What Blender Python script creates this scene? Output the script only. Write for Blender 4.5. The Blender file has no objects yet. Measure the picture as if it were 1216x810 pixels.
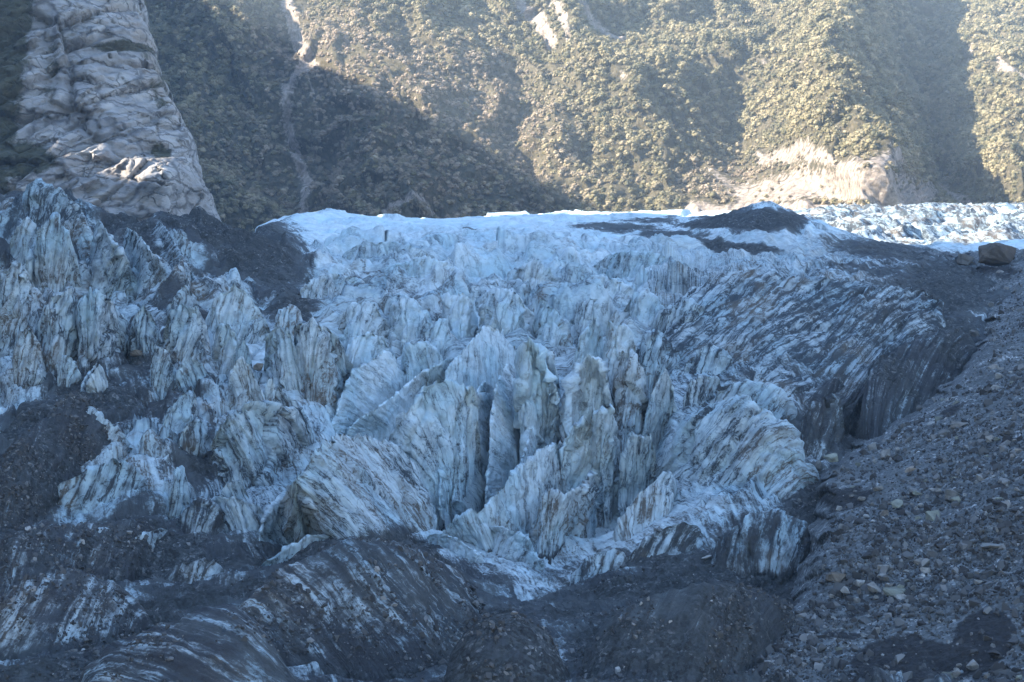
import bpy, bmesh, math, random
import numpy as np
from mathutils import Vector

# ------------------------------------------------------------------ basics
R = np.random.RandomState(7)
random.seed(7)
SC = bpy.context.scene
COL = SC.collection
F, CX, HY = 2027.0, 608.0, 450.0          # focal length, centre column and eye-level row, in photo pixels


def at(px, py, D):
    """a point at distance D (metres along +Y) seen in the photograph at px, py"""
    px = np.asarray(px, float); py = np.asarray(py, float); D = np.asarray(D, float)
    return np.stack([D * (px - CX) / F, D + 0 * px, D * (HY - py) / F], -1)


# ------------------------------------------------------------------ noise
_G = np.array([[1, 1, 0], [-1, 1, 0], [1, -1, 0], [-1, -1, 0], [1, 0, 1], [-1, 0, 1], [1, 0, -1], [-1, 0, -1],
               [0, 1, 1], [0, -1, 1], [0, 1, -1], [0, -1, -1], [1, 1, 0], [-1, 1, 0], [0, -1, 1], [0, -1, -1]], np.float32)


def perlin(p, seed=0):
    p = np.asarray(p, np.float32)
    shp = p.shape[:-1]
    p = p.reshape(-1, 3) + np.float32(seed * 17.31 + 1000.0)
    i = np.floor(p); f = p - i
    i = i.astype(np.int64)
    u = f * f * f * (f * (f * 6 - 15) + 10)
    out = np.zeros(len(p), np.float32)
    hx = [(i[:, 0] + d) * 73856093 for d in (0, 1)]
    hy = [(i[:, 1] + d) * 19349663 for d in (0, 1)]
    hz = [(i[:, 2] + d) * 83492791 for d in (0, 1)]
    for a in (0, 1):
        wa = u[:, 0] if a else 1 - u[:, 0]
        for b in (0, 1):
            wb = wa * (u[:, 1] if b else 1 - u[:, 1])
            for c in (0, 1):
                h = (hx[a] ^ hy[b] ^ hz[c]) + seed * 7919
                h = (h ^ (h >> 13)) * 1274126177
                h = ((h ^ (h >> 16)) >> 3) & 15
                g = _G[h]
                d = g[:, 0] * (f[:, 0] - a) + g[:, 1] * (f[:, 1] - b) + g[:, 2] * (f[:, 2] - c)
                out += wb * (u[:, 2] if c else 1 - u[:, 2]) * d
    return out.reshape(shp)


def fbm(p, scale, octaves=4, seed=0, gain=0.5):
    p = np.asarray(p, np.float32) / np.float32(scale) if np.isscalar(scale) else np.asarray(p, np.float32) / np.asarray(scale, np.float32)
    a, s, o = 1.0, 0.0, 0.0
    for k in range(octaves):
        o = o + a * perlin(p, seed + k * 3); s += a
        a *= gain; p = p * 2.03
    return o / s * 1.6


def ridged(p, scale, octaves=3, seed=0, gain=0.5):
    """1 on sharp crests, towards 0 in the hollows"""
    p = np.asarray(p, np.float32) / np.float32(scale) if np.isscalar(scale) else np.asarray(p, np.float32) / np.asarray(scale, np.float32)
    a, s, o = 1.0, 0.0, 0.0
    for k in range(octaves):
        o = o + a * (1 - np.minimum(1, np.abs(perlin(p, seed + k * 5)) * 2.2)); s += a
        a *= gain; p = p * 2.07
    return o / s


def _h01(i, s):
    h = (i * 2654435761 + s * 40503) & 0x7fffffff
    h = (h ^ (h >> 15)) * 73244475 & 0x7fffffff
    h = (h ^ (h >> 13)) * 73244475 & 0x7fffffff
    return ((h ^ (h >> 16)) & 0xffff).astype(np.float32) / 65535.0


def facet(p, seed=0, dims=2, soft=0.0):
    """broken plates: every cell is a plane of its own tilt, with steps where cells meet; also the distance to the seam"""
    p = np.asarray(p, np.float32); shp = p.shape[:-1]
    p = p.reshape(-1, p.shape[-1])[:, :dims] + np.float32(seed * 3.7 + 500)
    ci = np.floor(p).astype(np.int64)
    best = np.full(len(p), 1e9, np.float32); sec = best.copy(); val = np.zeros(len(p), np.float32)
    rng = (-1, 0, 1)
    import itertools
    for dd in itertools.product(rng, repeat=dims):
        c = ci + np.array(dd)
        key = c[:, 0] * 73856093 ^ c[:, 1] * 19349663
        if dims == 3: key = key ^ c[:, 2] * 83492791
        key = np.abs(key)
        r = [p[:, j] - (c[:, j] + _h01(key, seed + 11 + j)) for j in range(dims)]
        d2 = sum(x * x for x in r)
        v = sum((_h01(key, seed + 31 + j) * 2 - 1) * r[j] for j in range(dims)) + (_h01(key, seed + 51) - .5) * 0.7
        m = d2 < best
        sec = np.where(m, best, np.minimum(sec, d2))
        val = np.where(m, v, val); best = np.where(m, d2, best)
    return val.reshape(shp), (np.sqrt(sec) - np.sqrt(best)).reshape(shp)


def sstep(a, b, x):
    t = np.clip((x - a) / (b - a), 0, 1)
    return t * t * (3 - 2 * t)


def rbf(pts, vals, q, smooth=1e-3):
    """thin-plate spline through scattered control points"""
    pts = np.asarray(pts, float); vals = np.asarray(vals, float); q = np.asarray(q, float)
    n = len(pts)

    def phi(r2):
        return 0.5 * r2 * np.log(r2 + 1e-12)
    K = phi(((pts[:, None] - pts[None]) ** 2).sum(-1)) + smooth * np.eye(n)
    P = np.hstack([np.ones((n, 1)), pts])
    A = np.block([[K, P], [P.T, np.zeros((3, 3))]])
    w = np.linalg.solve(A, np.concatenate([vals, np.zeros(3)]))
    out = np.empty(len(q))
    for k in range(0, len(q), 60000):
        qq = q[k:k + 60000]
        out[k:k + 60000] = phi(((qq[:, None] - pts[None]) ** 2).sum(-1)) @ w[:n] + w[n] + qq @ w[n + 1:]
    return out


# ------------------------------------------------------------------ mesh helpers
def link_mesh(name, verts, faces, mat=None, uv=None, attrs=None, loc=None, smooth=True):
    """one mesh object from arrays; verts are world points, loc becomes the object's origin"""
    verts = np.asarray(verts, np.float32).reshape(-1, 3)
    faces = np.asarray(faces, np.int32)
    if loc is not None:
        verts = verts - np.asarray(loc, np.float32)
    k = faces.shape[1]
    me = bpy.data.meshes.new(name)
    me.vertices.add(len(verts)); me.vertices.foreach_set('co', verts.ravel())
    me.loops.add(faces.size); me.loops.foreach_set('vertex_index', faces.ravel())
    me.polygons.add(len(faces))
    me.polygons.foreach_set('loop_start', np.arange(0, faces.size, k, dtype=np.int32))
    me.update(calc_edges=True)
    me.polygons.foreach_set('use_smooth', np.full(len(faces), smooth))
    if uv is not None:
        l = me.uv_layers.new(name='flow')
        l.data.foreach_set('uv', np.asarray(uv, np.float32).reshape(-1, 2)[faces.ravel()].ravel())
    for nm, val in (attrs or {}).items():
        a = me.attributes.new(nm, 'FLOAT', 'POINT')
        a.data.foreach_set('value', np.asarray(val, np.float32).ravel())
    if mat is not None:
        me.materials.append(mat)
    me.validate()
    o = bpy.data.objects.new(name, me); COL.objects.link(o)
    if loc is not None:
        o.location = tuple(float(v) for v in loc)
    return o


def grid_faces(nr, nc):
    i = np.arange(nr * nc).reshape(nr, nc)
    return np.stack([i[:-1, :-1], i[:-1, 1:], i[1:, 1:], i[1:, :-1]], -1).reshape(-1, 4)


def tag(o, label=None, cat=None, group=None, kind=None):
    if label: o['label'] = label
    if cat: o['category'] = cat
    if group: o['group'] = group
    if kind: o['kind'] = kind
    return o


# ------------------------------------------------------------------ material helpers
class Mat:
    def __init__(self, name):
        self.m = bpy.data.materials.new(name); self.m.use_nodes = True
        self.nt = self.m.node_tree
        self.b = self.nt.nodes['Principled BSDF']

    def n(self, typ, ins=None, **props):
        nd = self.nt.nodes.new(typ)
        for k, v in props.items():
            setattr(nd, k, v)
        for k, v in (ins or {}).items():
            self.set(nd.inputs[k], v)
        return nd

    def set(self, sock, v):
        if isinstance(v, bpy.types.NodeSocket):
            self.nt.links.new(v, sock)
        elif isinstance(v, tuple) and len(v) == 3 and sock.type == 'RGBA':
            sock.default_value = (*v, 1)
        else:
            sock.default_value = v

    def math(self, op, a, b=None, c=None, clamp=False):
        nd = self.n('ShaderNodeMath', operation=op, use_clamp=clamp)
        for k, v in enumerate((a, b, c)):
            if v is not None: self.set(nd.inputs[k], v)
        return nd.outputs[0]

    def smooth(self, x, lo, hi):
        nd = self.n('ShaderNodeMapRange', {0: x, 1: lo, 2: hi, 3: 0.0, 4: 1.0}, interpolation_type='SMOOTHSTEP')
        return nd.outputs[0]

    def mix(self, f, a, b, mode='MIX'):
        nd = self.n('ShaderNodeMix', data_type='RGBA', blend_type=mode)
        self.set(nd.inputs[0], f); self.set(nd.inputs[6], a); self.set(nd.inputs[7], b)
        return nd.outputs[2]

    def pos(self):
        return self.n('ShaderNodeNewGeometry').outputs['Position']

    def attr(self, name, typ='GEOMETRY'):
        return self.n('ShaderNodeAttribute', attribute_name=name, attribute_type=typ).outputs['Fac']

    def vscale(self, v, s, rot=None):
        nd = self.n('ShaderNodeMapping', {0: v})
        nd.inputs['Scale'].default_value = s
        if rot: nd.inputs['Rotation'].default_value = rot
        return nd.outputs[0]

    def noise(self, v, scale, detail=4, rough=0.55, dist=0.0, col=False):
        nd = self.n('ShaderNodeTexNoise', {'Vector': v, 'Scale': scale, 'Detail': detail, 'Roughness': rough, 'Distortion': dist})
        return nd.outputs['Color' if col else 'Fac']

    def vor(self, v, scale, feature='F1', out='Distance', rand=1.0):
        nd = self.n('ShaderNodeTexVoronoi', {'Vector': v, 'Scale': scale, 'Randomness': rand}, feature=feature)
        return nd.outputs[out]

    def ramp(self, x, stops):
        nd = self.n('ShaderNodeValToRGB', {0: x})
        e = nd.color_ramp.elements
        while len(e) < len(stops): e.new(0.5)
        for el, (p, c) in zip(e, stops):
            el.position = p; el.color = (*c, 1)
        return nd.outputs[0]

    def bump(self, h, strength, dist, normal=None):
        nd = self.n('ShaderNodeBump', {'Height': h, 'Strength': strength, 'Distance': dist})
        if normal is not None: self.set(nd.inputs['Normal'], normal)
        return nd.outputs[0]

    def out(self, col=None, rough=None, normal=None, spec=None):
        if col is not None: self.set(self.b.inputs['Base Color'], col)
        if rough is not None: self.set(self.b.inputs['Roughness'], rough)
        if normal is not None: self.set(self.b.inputs['Normal'], normal)
        if spec is not None: self.set(self.b.inputs['Specular IOR Level'], spec)
        return self.m


def rubble_colour(M, p, dark=1.0):
    """stones of several sizes in grey and brown, as colour and height"""
    c1 = M.vor(p, 0.9, out='Color'); d1 = M.vor(p, 0.9)
    c2 = M.vor(p, 2.6, out='Color')
    big = M.noise(p, 0.06, 5, 0.6)
    sep = M.n('ShaderNodeSeparateColor', {0: c1}); sep2 = M.n('ShaderNodeSeparateColor', {0: c2})
    t = M.math('ADD', M.math('MULTIPLY', sep.outputs[0], 0.45), M.math('MULTIPLY', sep2.outputs[1], 0.55))
    col = M.ramp(t, [(0.0, tuple(dark * v for v in (0.016, 0.016, 0.017))), (0.45, tuple(dark * v for v in (0.041, 0.046, 0.049))),
                     (0.8, tuple(dark * v for v in (0.078, 0.087, 0.092))), (1.0, tuple(dark * v for v in (0.24, 0.245, 0.25)))])
    col = M.mix(M.smooth(big, 0.38, 0.66), col, M.mix(0.6, col, tuple(dark * v for v in (0.034, 0.037, 0.038))))
    h = M.math('ADD', M.math('MULTIPLY', d1, -1.0), M.math('MULTIPLY', sep2.outputs[1], 0.5))
    return col, h


def make_ice(name, bright=1.0, blue=0.55, fine=1.0):
    M = Mat(name)
    p = M.pos()
    fl = M.n('ShaderNodeUVMap', uv_map='flow').outputs[0]
    dirt = M.attr('dirt'); deb = M.attr('debris')
    warp = M.n('ShaderNodeVectorMath', {0: fl, 1: M.n('ShaderNodeVectorMath', {0: M.noise(p, 0.12, 3, col=True), 'Scale': 2.2}, operation='SCALE').outputs[0]}, operation='ADD').outputs[0]
    patch = M.noise(p, 0.07, 5, 0.6)
    cloud = M.noise(p, 0.33, 7, 0.62)
    fineN = M.noise(p, 1.7, 8, 0.65)
    streak = M.noise(M.vscale(warp, (0.68, 0.085, 1)), 1.0, 7, 0.64, 0.15)
    streak2 = M.noise(M.vscale(warp, (2.4, 0.24, 1)), 1.0, 6, 0.65, 0.15)
    # thin wandering dirt lines along the fall of the face, and a sparser set across it
    ln = M.math('ABSOLUTE', M.math('SUBTRACT', M.noise(M.vscale(warp, (0.30, 0.06, 1)), 1.0, 6, 0.62, 0.2), 0.5))
    line1 = M.math('SUBTRACT', 1.0, M.smooth(ln, 0.004, 0.042))
    ln2 = M.math('ABSOLUTE', M.math('SUBTRACT', M.noise(M.vscale(p, (0.13, 0.13, 0.16)), 1.0, 5, 0.6, 0.1), 0.5))
    line2 = M.math('SUBTRACT', 1.0, M.smooth(ln2, 0.002, 0.018))
    clean = tuple(bright * v for v in (0.58, 0.69, 0.74))
    deep = tuple(bright * v for v in (0.31, 0.53, 0.64))
    ice = M.mix(M.math('MULTIPLY', M.smooth(patch, 0.40, 0.66), blue), clean, deep)
    ice = M.mix(M.math('MULTIPLY', M.smooth(cloud, 0.42, 0.72), 0.55), ice, tuple(bright * v for v in (0.40, 0.51, 0.57)))
    # a general grey film, then fine streaks and thin lines of grit
    film = M.math('MULTIPLY', dirt, M.math('MULTIPLY_ADD', M.smooth(M.math('ADD', M.math('MULTIPLY', cloud, 0.42), M.math('MULTIPLY', streak, 0.58)), 0.38, 0.63), 0.56, 0.33))
    grime = M.mix(M.smooth(M.noise(p, 0.045, 4, 0.6), 0.46, 0.60), (0.046, 0.058, 0.070), (0.110, 0.098, 0.084))
    g = M.math('ADD', M.math('MULTIPLY', M.smooth(streak, 0.53, 0.72), 0.30), M.math('MULTIPLY', M.smooth(streak2, 0.54, 0.74), 0.34))
    g = M.math('ADD', g, M.math('MULTIPLY', line1, 0.58))
    g = M.math('ADD', g, M.math('MULTIPLY', line2, 0.30))
    g = M.math('MULTIPLY', g, M.math('MULTIPLY_ADD', M.smooth(fineN, 0.35, 0.65), 0.75, 0.35))
    g = M.math('MULTIPLY', g, M.math('MULTIPLY_ADD', dirt, 1.05, 0.14))
    g = M.math('ADD', M.math('MULTIPLY', film, 0.88), M.math('MULTIPLY', g, 0.9), clamp=True)
    col = M.mix(g, ice, grime)
    rc, rh = rubble_colour(M, p)
    nz = M.math('SUBTRACT', M.noise(p, 0.16, 8, 0.72), 0.5)
    sm = M.math('ADD', deb, M.math('ADD', M.math('MULTIPLY', nz, 1.25), M.math('MULTIPLY', M.math('SUBTRACT', M.math('MULTIPLY_ADD', streak2, 0.4, M.math('MULTIPLY', streak, 0.6)), 0.5), 1.15)))
    silt = M.mix(M.smooth(M.noise(p, 0.06, 6, 0.65), 0.42, 0.62), M.mix(fineN, (0.022, 0.024, 0.029), (0.056, 0.058, 0.064)), M.mix(fineN, (0.033, 0.037, 0.039), (0.088, 0.094, 0.096)))
    col = M.mix(M.math('MULTIPLY', M.smooth(M.math('ADD', sm, M.math('MULTIPLY', M.math('SUBTRACT', fineN, 0.5), 0.5)), 0.32, 0.62), 0.93), col, silt)
    dm = M.math('ADD', deb, M.math('MULTIPLY', M.math('SUBTRACT', M.noise(p, 0.09, 8, 0.72), 0.5), 1.5))
    dmask = M.smooth(dm, 0.64, 0.84)
    col = M.mix(dmask, col, rc)
    h = M.math('ADD', M.math('MULTIPLY', fineN, 0.5), M.math('ADD', M.math('MULTIPLY', streak2, 0.9), M.math('MULTIPLY', cloud, 1.3)))
    h = M.math('SUBTRACT', h, M.math('MULTIPLY', line1, 0.35))
    h = M.math('ADD', h, M.math('MULTIPLY', M.math('MULTIPLY', rh, M.math('MAXIMUM', dmask, M.math('MULTIPLY', M.smooth(sm, 0.4, 0.7), 0.6))), 0.9))
    nrm = M.bump(h, 0.6 * fine, 0.8)
    dark = M.math('MAXIMUM', g, M.smooth(sm, 0.22, 0.74))
    rough = M.math('MULTIPLY_ADD', dark, 0.35, 0.50)
    return M.out(col, rough, nrm, M.math('MULTIPLY_ADD', dark, -0.22, 0.32))


def make_moraine():
    M = Mat('moraine_rubble')
    p = M.pos()
    col, h = rubble_colour(M, p, 2.9)
    band = M.noise(M.vscale(p, (0.05, 0.03, 0.09)), 1.0, 5, 0.6)
    col = M.mix(M.math('MULTIPLY', M.smooth(band, 0.40, 0.65), 0.55), col, (0.128, 0.142, 0.152))
    sand = M.attr('wet')
    sm = M.smooth(M.math('ADD', sand, M.math('MULTIPLY', M.math('SUBTRACT', M.noise(p, 0.28, 7, 0.68), 0.5), 1.0)), 0.45, 0.6)
    col = M.mix(M.math('MULTIPLY', sm, 0.93), col, (0.026, 0.026, 0.029))
    hh = M.math('ADD', M.math('MULTIPLY', h, 0.8), M.noise(p, 1.2, 8, 0.65))
    return M.out(col, 0.9, M.bump(hh, 0.9, 0.8), 0.15)


def make_rock(name, tint=(1, 1, 1), scale=1.0):
    M = Mat(name)
    tc = M.n('ShaderNodeTexCoord').outputs['Object']
    oi = M.n('ShaderNodeObjectInfo')
    v = M.n('ShaderNodeVectorMath', {0: tc, 1: M.n('ShaderNodeCombineXYZ', {0: M.math('MULTIPLY', oi.outputs['Random'], 90.0), 1: 0.0, 2: 0.0}).outputs[0]}, operation='ADD').outputs[0]
    n1 = M.noise(v, 0.8 * scale, 8, 0.66)
    n2 = M.noise(v, 3.0 * scale, 6, 0.6)
    col = M.ramp(n1, [(0.25, tuple(a * b for a, b in zip((0.075, 0.073, 0.070), tint))), (0.5, tuple(a * b for a, b in zip((0.165, 0.160, 0.150), tint))),
                      (0.75, tuple(a * b for a, b in zip((0.27, 0.265, 0.25), tint)))])
    bright = M.math('MULTIPLY_ADD', oi.outputs['Random'], 0.8, 0.70)
    col = M.mix(1.0, col, M.n('ShaderNodeCombineColor', {0: bright, 1: bright, 2: bright}).outputs[0], 'MULTIPLY')
    return M.out(col, 0.88, M.bump(M.math('ADD', n1, M.math('MULTIPLY', n2, 0.5)), 0.8, 0.35), 0.2)


def make_gravel_stone():
    M = Mat('gravel_stone')
    t = M.attr('tint', 'INSTANCER')
    col = M.ramp(t, [(0.0, (0.035, 0.034, 0.035)), (0.5, (0.092, 0.095, 0.098)), (0.75, (0.19, 0.192, 0.192)), (1.0, (0.40, 0.40, 0.39))])
    return M.out(col, 0.9, None, 0.2)


def make_bluff():
    M = Mat('bluff_rock')
    p = M.pos()
    veg = M.attr('veg')
    n1 = M.noise(M.vscale(p, (1, 1, 1.6)), 0.035, 8, 0.62, 0.4)
    st = M.noise(M.vscale(p, (0.05, 0.05, 0.30), (0, -0.75, 0)), 1.0, 7, 0.66, 0.15)
    pw = M.n('ShaderNodeVectorMath', {0: p, 1: M.n('ShaderNodeVectorMath', {0: M.noise(p, 0.08, 4, col=True), 'Scale': 9.0}, operation='SCALE').outputs[0]}, operation='ADD').outputs[0]
    e1 = M.vor(M.vscale(pw, (0.030, 0.02, 0.085), (0, -0.62, 0)), 1.0, 'DISTANCE_TO_EDGE')
    e2 = M.vor(M.vscale(pw, (0.09, 0.05, 0.22), (0, -0.5, 0)), 1.0, 'DISTANCE_TO_EDGE')
    crack = M.math('MAXIMUM', M.math('SUBTRACT', 1.0, M.smooth(e1, 0.0, 0.07)), M.math('MULTIPLY', M.math('SUBTRACT', 1.0, M.smooth(e2, 0.0, 0.06)), M.smooth(n1, 0.42, 0.6)))
    fine = M.noise(p, 0.5, 8, 0.68)
    col = M.ramp(n1, [(0.3, (0.17, 0.168, 0.17)), (0.5, (0.27, 0.263, 0.256)), (0.7, (0.38, 0.37, 0.355))])
    col = M.mix(M.math('MULTIPLY', M.smooth(st, 0.5, 0.74), 0.62), col, (0.115, 0.105, 0.098))
    col = M.mix(M.math('MULTIPLY', M.smooth(fine, 0.55, 0.75), 0.45), col, (0.13, 0.115, 0.10))
    col = M.mix(M.math('MULTIPLY', M.smooth(M.noise(p, 0.02, 4), 0.55, 0.7), 0.4), col, (0.27, 0.20, 0.14))
    col = M.mix(M.math('MULTIPLY', crack, 0.72), col, (0.05, 0.047, 0.046))
    vm = M.smooth(M.math('ADD', veg, M.math('MULTIPLY', M.math('SUBTRACT', M.noise(p, 0.11, 8, 0.7), 0.5), 1.2)), 0.42, 0.66)
    vcol = M.ramp(M.noise(p, 0.4, 6, 0.7), [(0.3, (0.022, 0.026, 0.016)), (0.55, (0.055, 0.052, 0.030)), (0.75, (0.10, 0.082, 0.05))])
    col = M.mix(vm, col, vcol)
    h = M.math('ADD', M.math('MULTIPLY', st, 1.6), M.math('ADD', fine, M.math('MULTIPLY', crack, -0.9)))
    return M.out(col, 0.85, M.bump(h, 0.7, 1.2), 0.25)


def make_mountain():
    M = Mat('mountain_ground')
    p = M.pos()
    bare = M.attr('bare')
    n = M.noise(p, 0.05, 8, 0.66); f = M.noise(p, 0.25, 8, 0.7)
    scrub = M.ramp(f, [(0.3, (0.030, 0.030, 0.018)), (0.5, (0.075, 0.066, 0.042)), (0.72, (0.15, 0.125, 0.085))])
    rock = M.ramp(f, [(0.3, (0.10, 0.085, 0.070)), (0.5, (0.24, 0.20, 0.165)), (0.72, (0.42, 0.37, 0.32))])
    bm = M.smooth(M.math('ADD', bare, M.math('MULTIPLY', M.math('SUBTRACT', M.math('MULTIPLY_ADD', f, 0.6, M.math('MULTIPLY', n, 0.4)), 0.5), 2.2)), 0.36, 0.66)
    col = M.mix(bm, scrub, rock)
    return M.out(col, 0.95, M.bump(f, 0.9, 3.0), 0.1)


def make_leaf():
    M = Mat('forest_leaf')
    t = M.attr('tint', 'INSTANCER')
    v = M.attr('shade', 'INSTANCER')
    g = M.ramp(v, [(0.0, (0.05, 0.054, 0.03)), (0.5, (0.142, 0.126, 0.070)), (1.0, (0.275, 0.232, 0.136))])
    b = M.ramp(v, [(0.0, (0.12, 0.094, 0.066)), (0.5, (0.235, 0.186, 0.135)), (1.0, (0.35, 0.28, 0.21))])
    col = M.mix(t, g, b)
    n = M.noise(M.n('ShaderNodeTexCoord').outputs['Object'], 3.0, 4, 0.7)
    col = M.mix(M.math('MULTIPLY', M.smooth(n, 0.5, 0.75), 0.4), col, (0.03, 0.035, 0.015))
    return M.out(col, 0.75, None, 0.2)


ICE = make_ice('glacier_ice')
ICE_FAR = make_ice('upper_glacier_ice', 1.0, 0.2)
MOR = make_moraine()
ROCK = make_rock('boulder_rock')
ROCK_BROWN = make_rock('brown_boulder_rock', (1.0, 0.88, 0.77))
ROCK_GREEN = make_rock('mossy_boulder_rock', (0.90, 0.96, 0.84))
ROCK_DARK = make_rock('dark_boulder_rock', (0.40, 0.36, 0.33))
ROCK_PALE = make_rock('pale_boulder_rock', (1.02, 1.06, 1.1))
GRAVEL = make_gravel_stone()
BLUFF = make_bluff()
MOUNT = make_mountain()
LEAF = make_leaf()
BARK = Mat('tree_bark').out((0.09, 0.075, 0.06), 0.9)

# ------------------------------------------------------------------ glacier surface
CTRL = [  # photo column, row, distance in metres of the glacier surface between its pinnacles
    (-220, 840, 190), (0, 835, 192), (250, 835, 193), (500, 835, 193), (750, 835, 192), (1000, 835, 190), (1400, 840, 190),
    (-200, 740, 235), (60, 742, 232), (200, 745, 230), (340, 735, 238), (470, 730, 240), (600, 745, 238), (720, 750, 238), (850, 750, 236), (960, 760, 232), (1150, 760, 232),
    (430, 641, 272), (370, 655, 268), (300, 688, 260), (240, 712, 250), (500, 655, 270), (560, 700, 258), (600, 718, 250),
    (450, 658, 292), (350, 662, 292), (540, 650, 296), (640, 676, 290), (700, 655, 296), (600, 690, 280),
    (-200, 470, 345), (20, 470, 345), (100, 468, 338), (60, 500, 322), (0, 560, 300), (95, 545, 306), (180, 545, 306), (90, 590, 296), (200, 615, 288), (260, 610, 292), (40, 650, 272), (120, 680, 265), (230, 680, 268), (10, 700, 250), (130, 715, 248),
    (150, 460, 345), (200, 455, 350), (250, 450, 355), (320, 460, 348), (370, 500, 335), (330, 600, 300), (290, 560, 312),
    (20, 420, 365), (100, 420, 370), (150, 400, 385), (250, 420, 375), (330, 430, 370), (410, 470, 352),
    (20, 330, 425), (100, 335, 425), (200, 345, 420), (290, 345, 430), (350, 350, 432), (20, 290, 455), (100, 285, 462), (180, 295, 460), (-200, 300, 450),
    (0, 222, 488), (45, 214, 486), (100, 232, 492), (145, 243, 495), (190, 240, 500), (235, 237, 500), (290, 254, 505), (335, 283, 508), (250, 290, 475), (320, 315, 470), (-200, 215, 490), (150, 262, 485),
    (-200, 225, 600), (100, 240, 600), (260, 250, 620), (200, 245, 800), (-200, 240, 800),
    (340, 261, 660), (420, 262, 690), (520, 267, 700), (600, 262, 700), (690, 257, 715), (760, 258, 690), (820, 266, 640), (860, 258, 600), (898, 247, 590), (935, 258, 585), (970, 282, 575), (1020, 293, 565), (1080, 304, 555), (1140, 310, 540), (1300, 310, 540),
    (360, 285, 590), (480, 288, 590), (600, 285, 590), (720, 285, 590), (840, 290, 560), (920, 285, 555),
    (400, 325, 505), (500, 322, 510), (600, 320, 512), (700, 318, 512), (800, 318, 505), (900, 320, 490), (1000, 322, 480), (1100, 330, 465),
    (400, 385, 415), (460, 375, 435), (560, 380, 432), (650, 385, 430), (740, 385, 425), (820, 390, 412), (900, 390, 402), (1000, 385, 405), (1100, 385, 402),
    (500, 440, 378), (440, 460, 362), (560, 470, 358), (620, 470, 358), (680, 480, 358), (740, 470, 362), (800, 465, 368), (860, 470, 362), (930, 465, 362), (1000, 450, 368), (1080, 430, 378), (1150, 405, 390),
    (420, 515, 338), (480, 555, 322), (530, 560, 322), (575, 575, 325), (600, 585, 322), (655, 530, 340), (700, 560, 330), (640, 600, 312), (715, 600, 315), (770, 560, 328), (820, 545, 328), (400, 600, 308), (520, 617, 306),
    (960, 510, 345), (1040, 490, 352), (1100, 460, 362), (1000, 540, 325), (960, 580, 306), (900, 590, 300), (820, 610, 298), (750, 640, 294), (700, 700, 274), (790, 690, 272), (880, 680, 272), (960, 660, 278), (1060, 620, 290), (1200, 560, 300),
    (-200, 268, 950), (300, 272, 1000), (520, 270, 1000), (700, 260, 950), (850, 256, 900), (930, 270, 760), (1000, 284, 720), (1100, 290, 720), (1220, 285, 720), (1000, 262, 860), (1100, 264, 860), (1220, 262, 860), (1400, 270, 860),
    (-200, 262, 1250), (300, 262, 1250), (700, 258, 1250), (1000, 252, 1250), (1400, 250, 1250),
]
CTRL = np.array(CTRL, float)
U0, U1 = (-215 - CX) / F, (1420 - CX) / F
L0, L1 = math.log(186), math.log(1150)
SX, SY = 6.0, 2.2


def ctrl_uv(c):
    return np.stack([(c[:, 0] - CX) / F * SX, np.log(c[:, 2]) * SY], -1)


GC = ctrl_uv(CTRL)
GV = CTRL[:, 2] * (HY - CTRL[:, 1]) / F / CTRL[:, 2]          # slope angle (height over distance) is what is interpolated
NR, NCOL = 860, 820
gl = np.linspace(L0, L1, NR); gu = np.linspace(U0, U1, NCOL)
GL, GU = np.meshgrid(gl, gu, indexing='ij')
# coarse solve, then bilinear up to the full grid
cl = np.linspace(L0, L1, 200); cu = np.linspace(U0, U1, 200)
CL, CU = np.meshgrid(cl, cu, indexing='ij')
coarse = rbf(GC, GV, np.stack([CU.ravel() * SX, CL.ravel() * SY], -1), 2e-4).reshape(200, 200)


def bil(arr, u, l):
    fu = np.clip((u - U0) / (U1 - U0) * 199, 0, 198.999); fl = np.clip((l - L0) / (L1 - L0) * 199, 0, 198.999)
    iu = fu.astype(int); il = fl.astype(int); a = fu - iu; b = fl - il
    return (arr[il, iu] * (1 - a) * (1 - b) + arr[il, iu + 1] * a * (1 - b) + arr[il + 1, iu] * (1 - a) * b + arr[il + 1, iu + 1] * a * b)


SLOPE = bil(coarse, GU, GL)
GD = np.exp(GL)
# the left ice hill falls away behind its crest
_px = GU * F + CX
_row = np.interp(_px, [-220, 0, 20, 44, 75, 100, 145, 190, 235, 290, 335, 345, 360], [236, 236, 229, 224, 233, 243, 252, 249, 246, 264, 292, 262, 100])
_cap = (HY - _row - 60 * np.clip((GD - 488) / 100, 0, 1) * sstep(338, 300, _px)) / F
_on = sstep(474, 490, GD) * np.maximum(sstep(312, 290, _px), 1 - sstep(520, 600, GD)) * sstep(352, 336, _px)
SLOPE = SLOPE + (np.minimum(SLOPE, _cap) - SLOPE) * _on
_row2 = np.interp(_px, [270, 300, 322, 345, 365, 390], [288, 276, 267, 260, 256, 150])
SLOPE = np.where(GD > 520, np.minimum(SLOPE, (HY - _row2) / F), SLOPE)
PX = GU * F + CX; PY = HY - SLOPE * F                         # where each point of the bare surface lies in the photo
PTS = np.stack([GU * GD, GD, SLOPE * GD], -1)


def blobs(px, py, lst):
    out = np.zeros_like(px)
    for cx, cy, rx, ry, ang, s in lst:
        a = math.radians(ang); dx = px - cx; dy = py - cy
        x = (dx * math.cos(a) + dy * math.sin(a)) / rx; y = (-dx * math.sin(a) + dy * math.cos(a)) / ry
        out = np.maximum(out, s * np.exp(-(x * x + y * y) ** 1.6 * 0.55))
    return out


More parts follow.
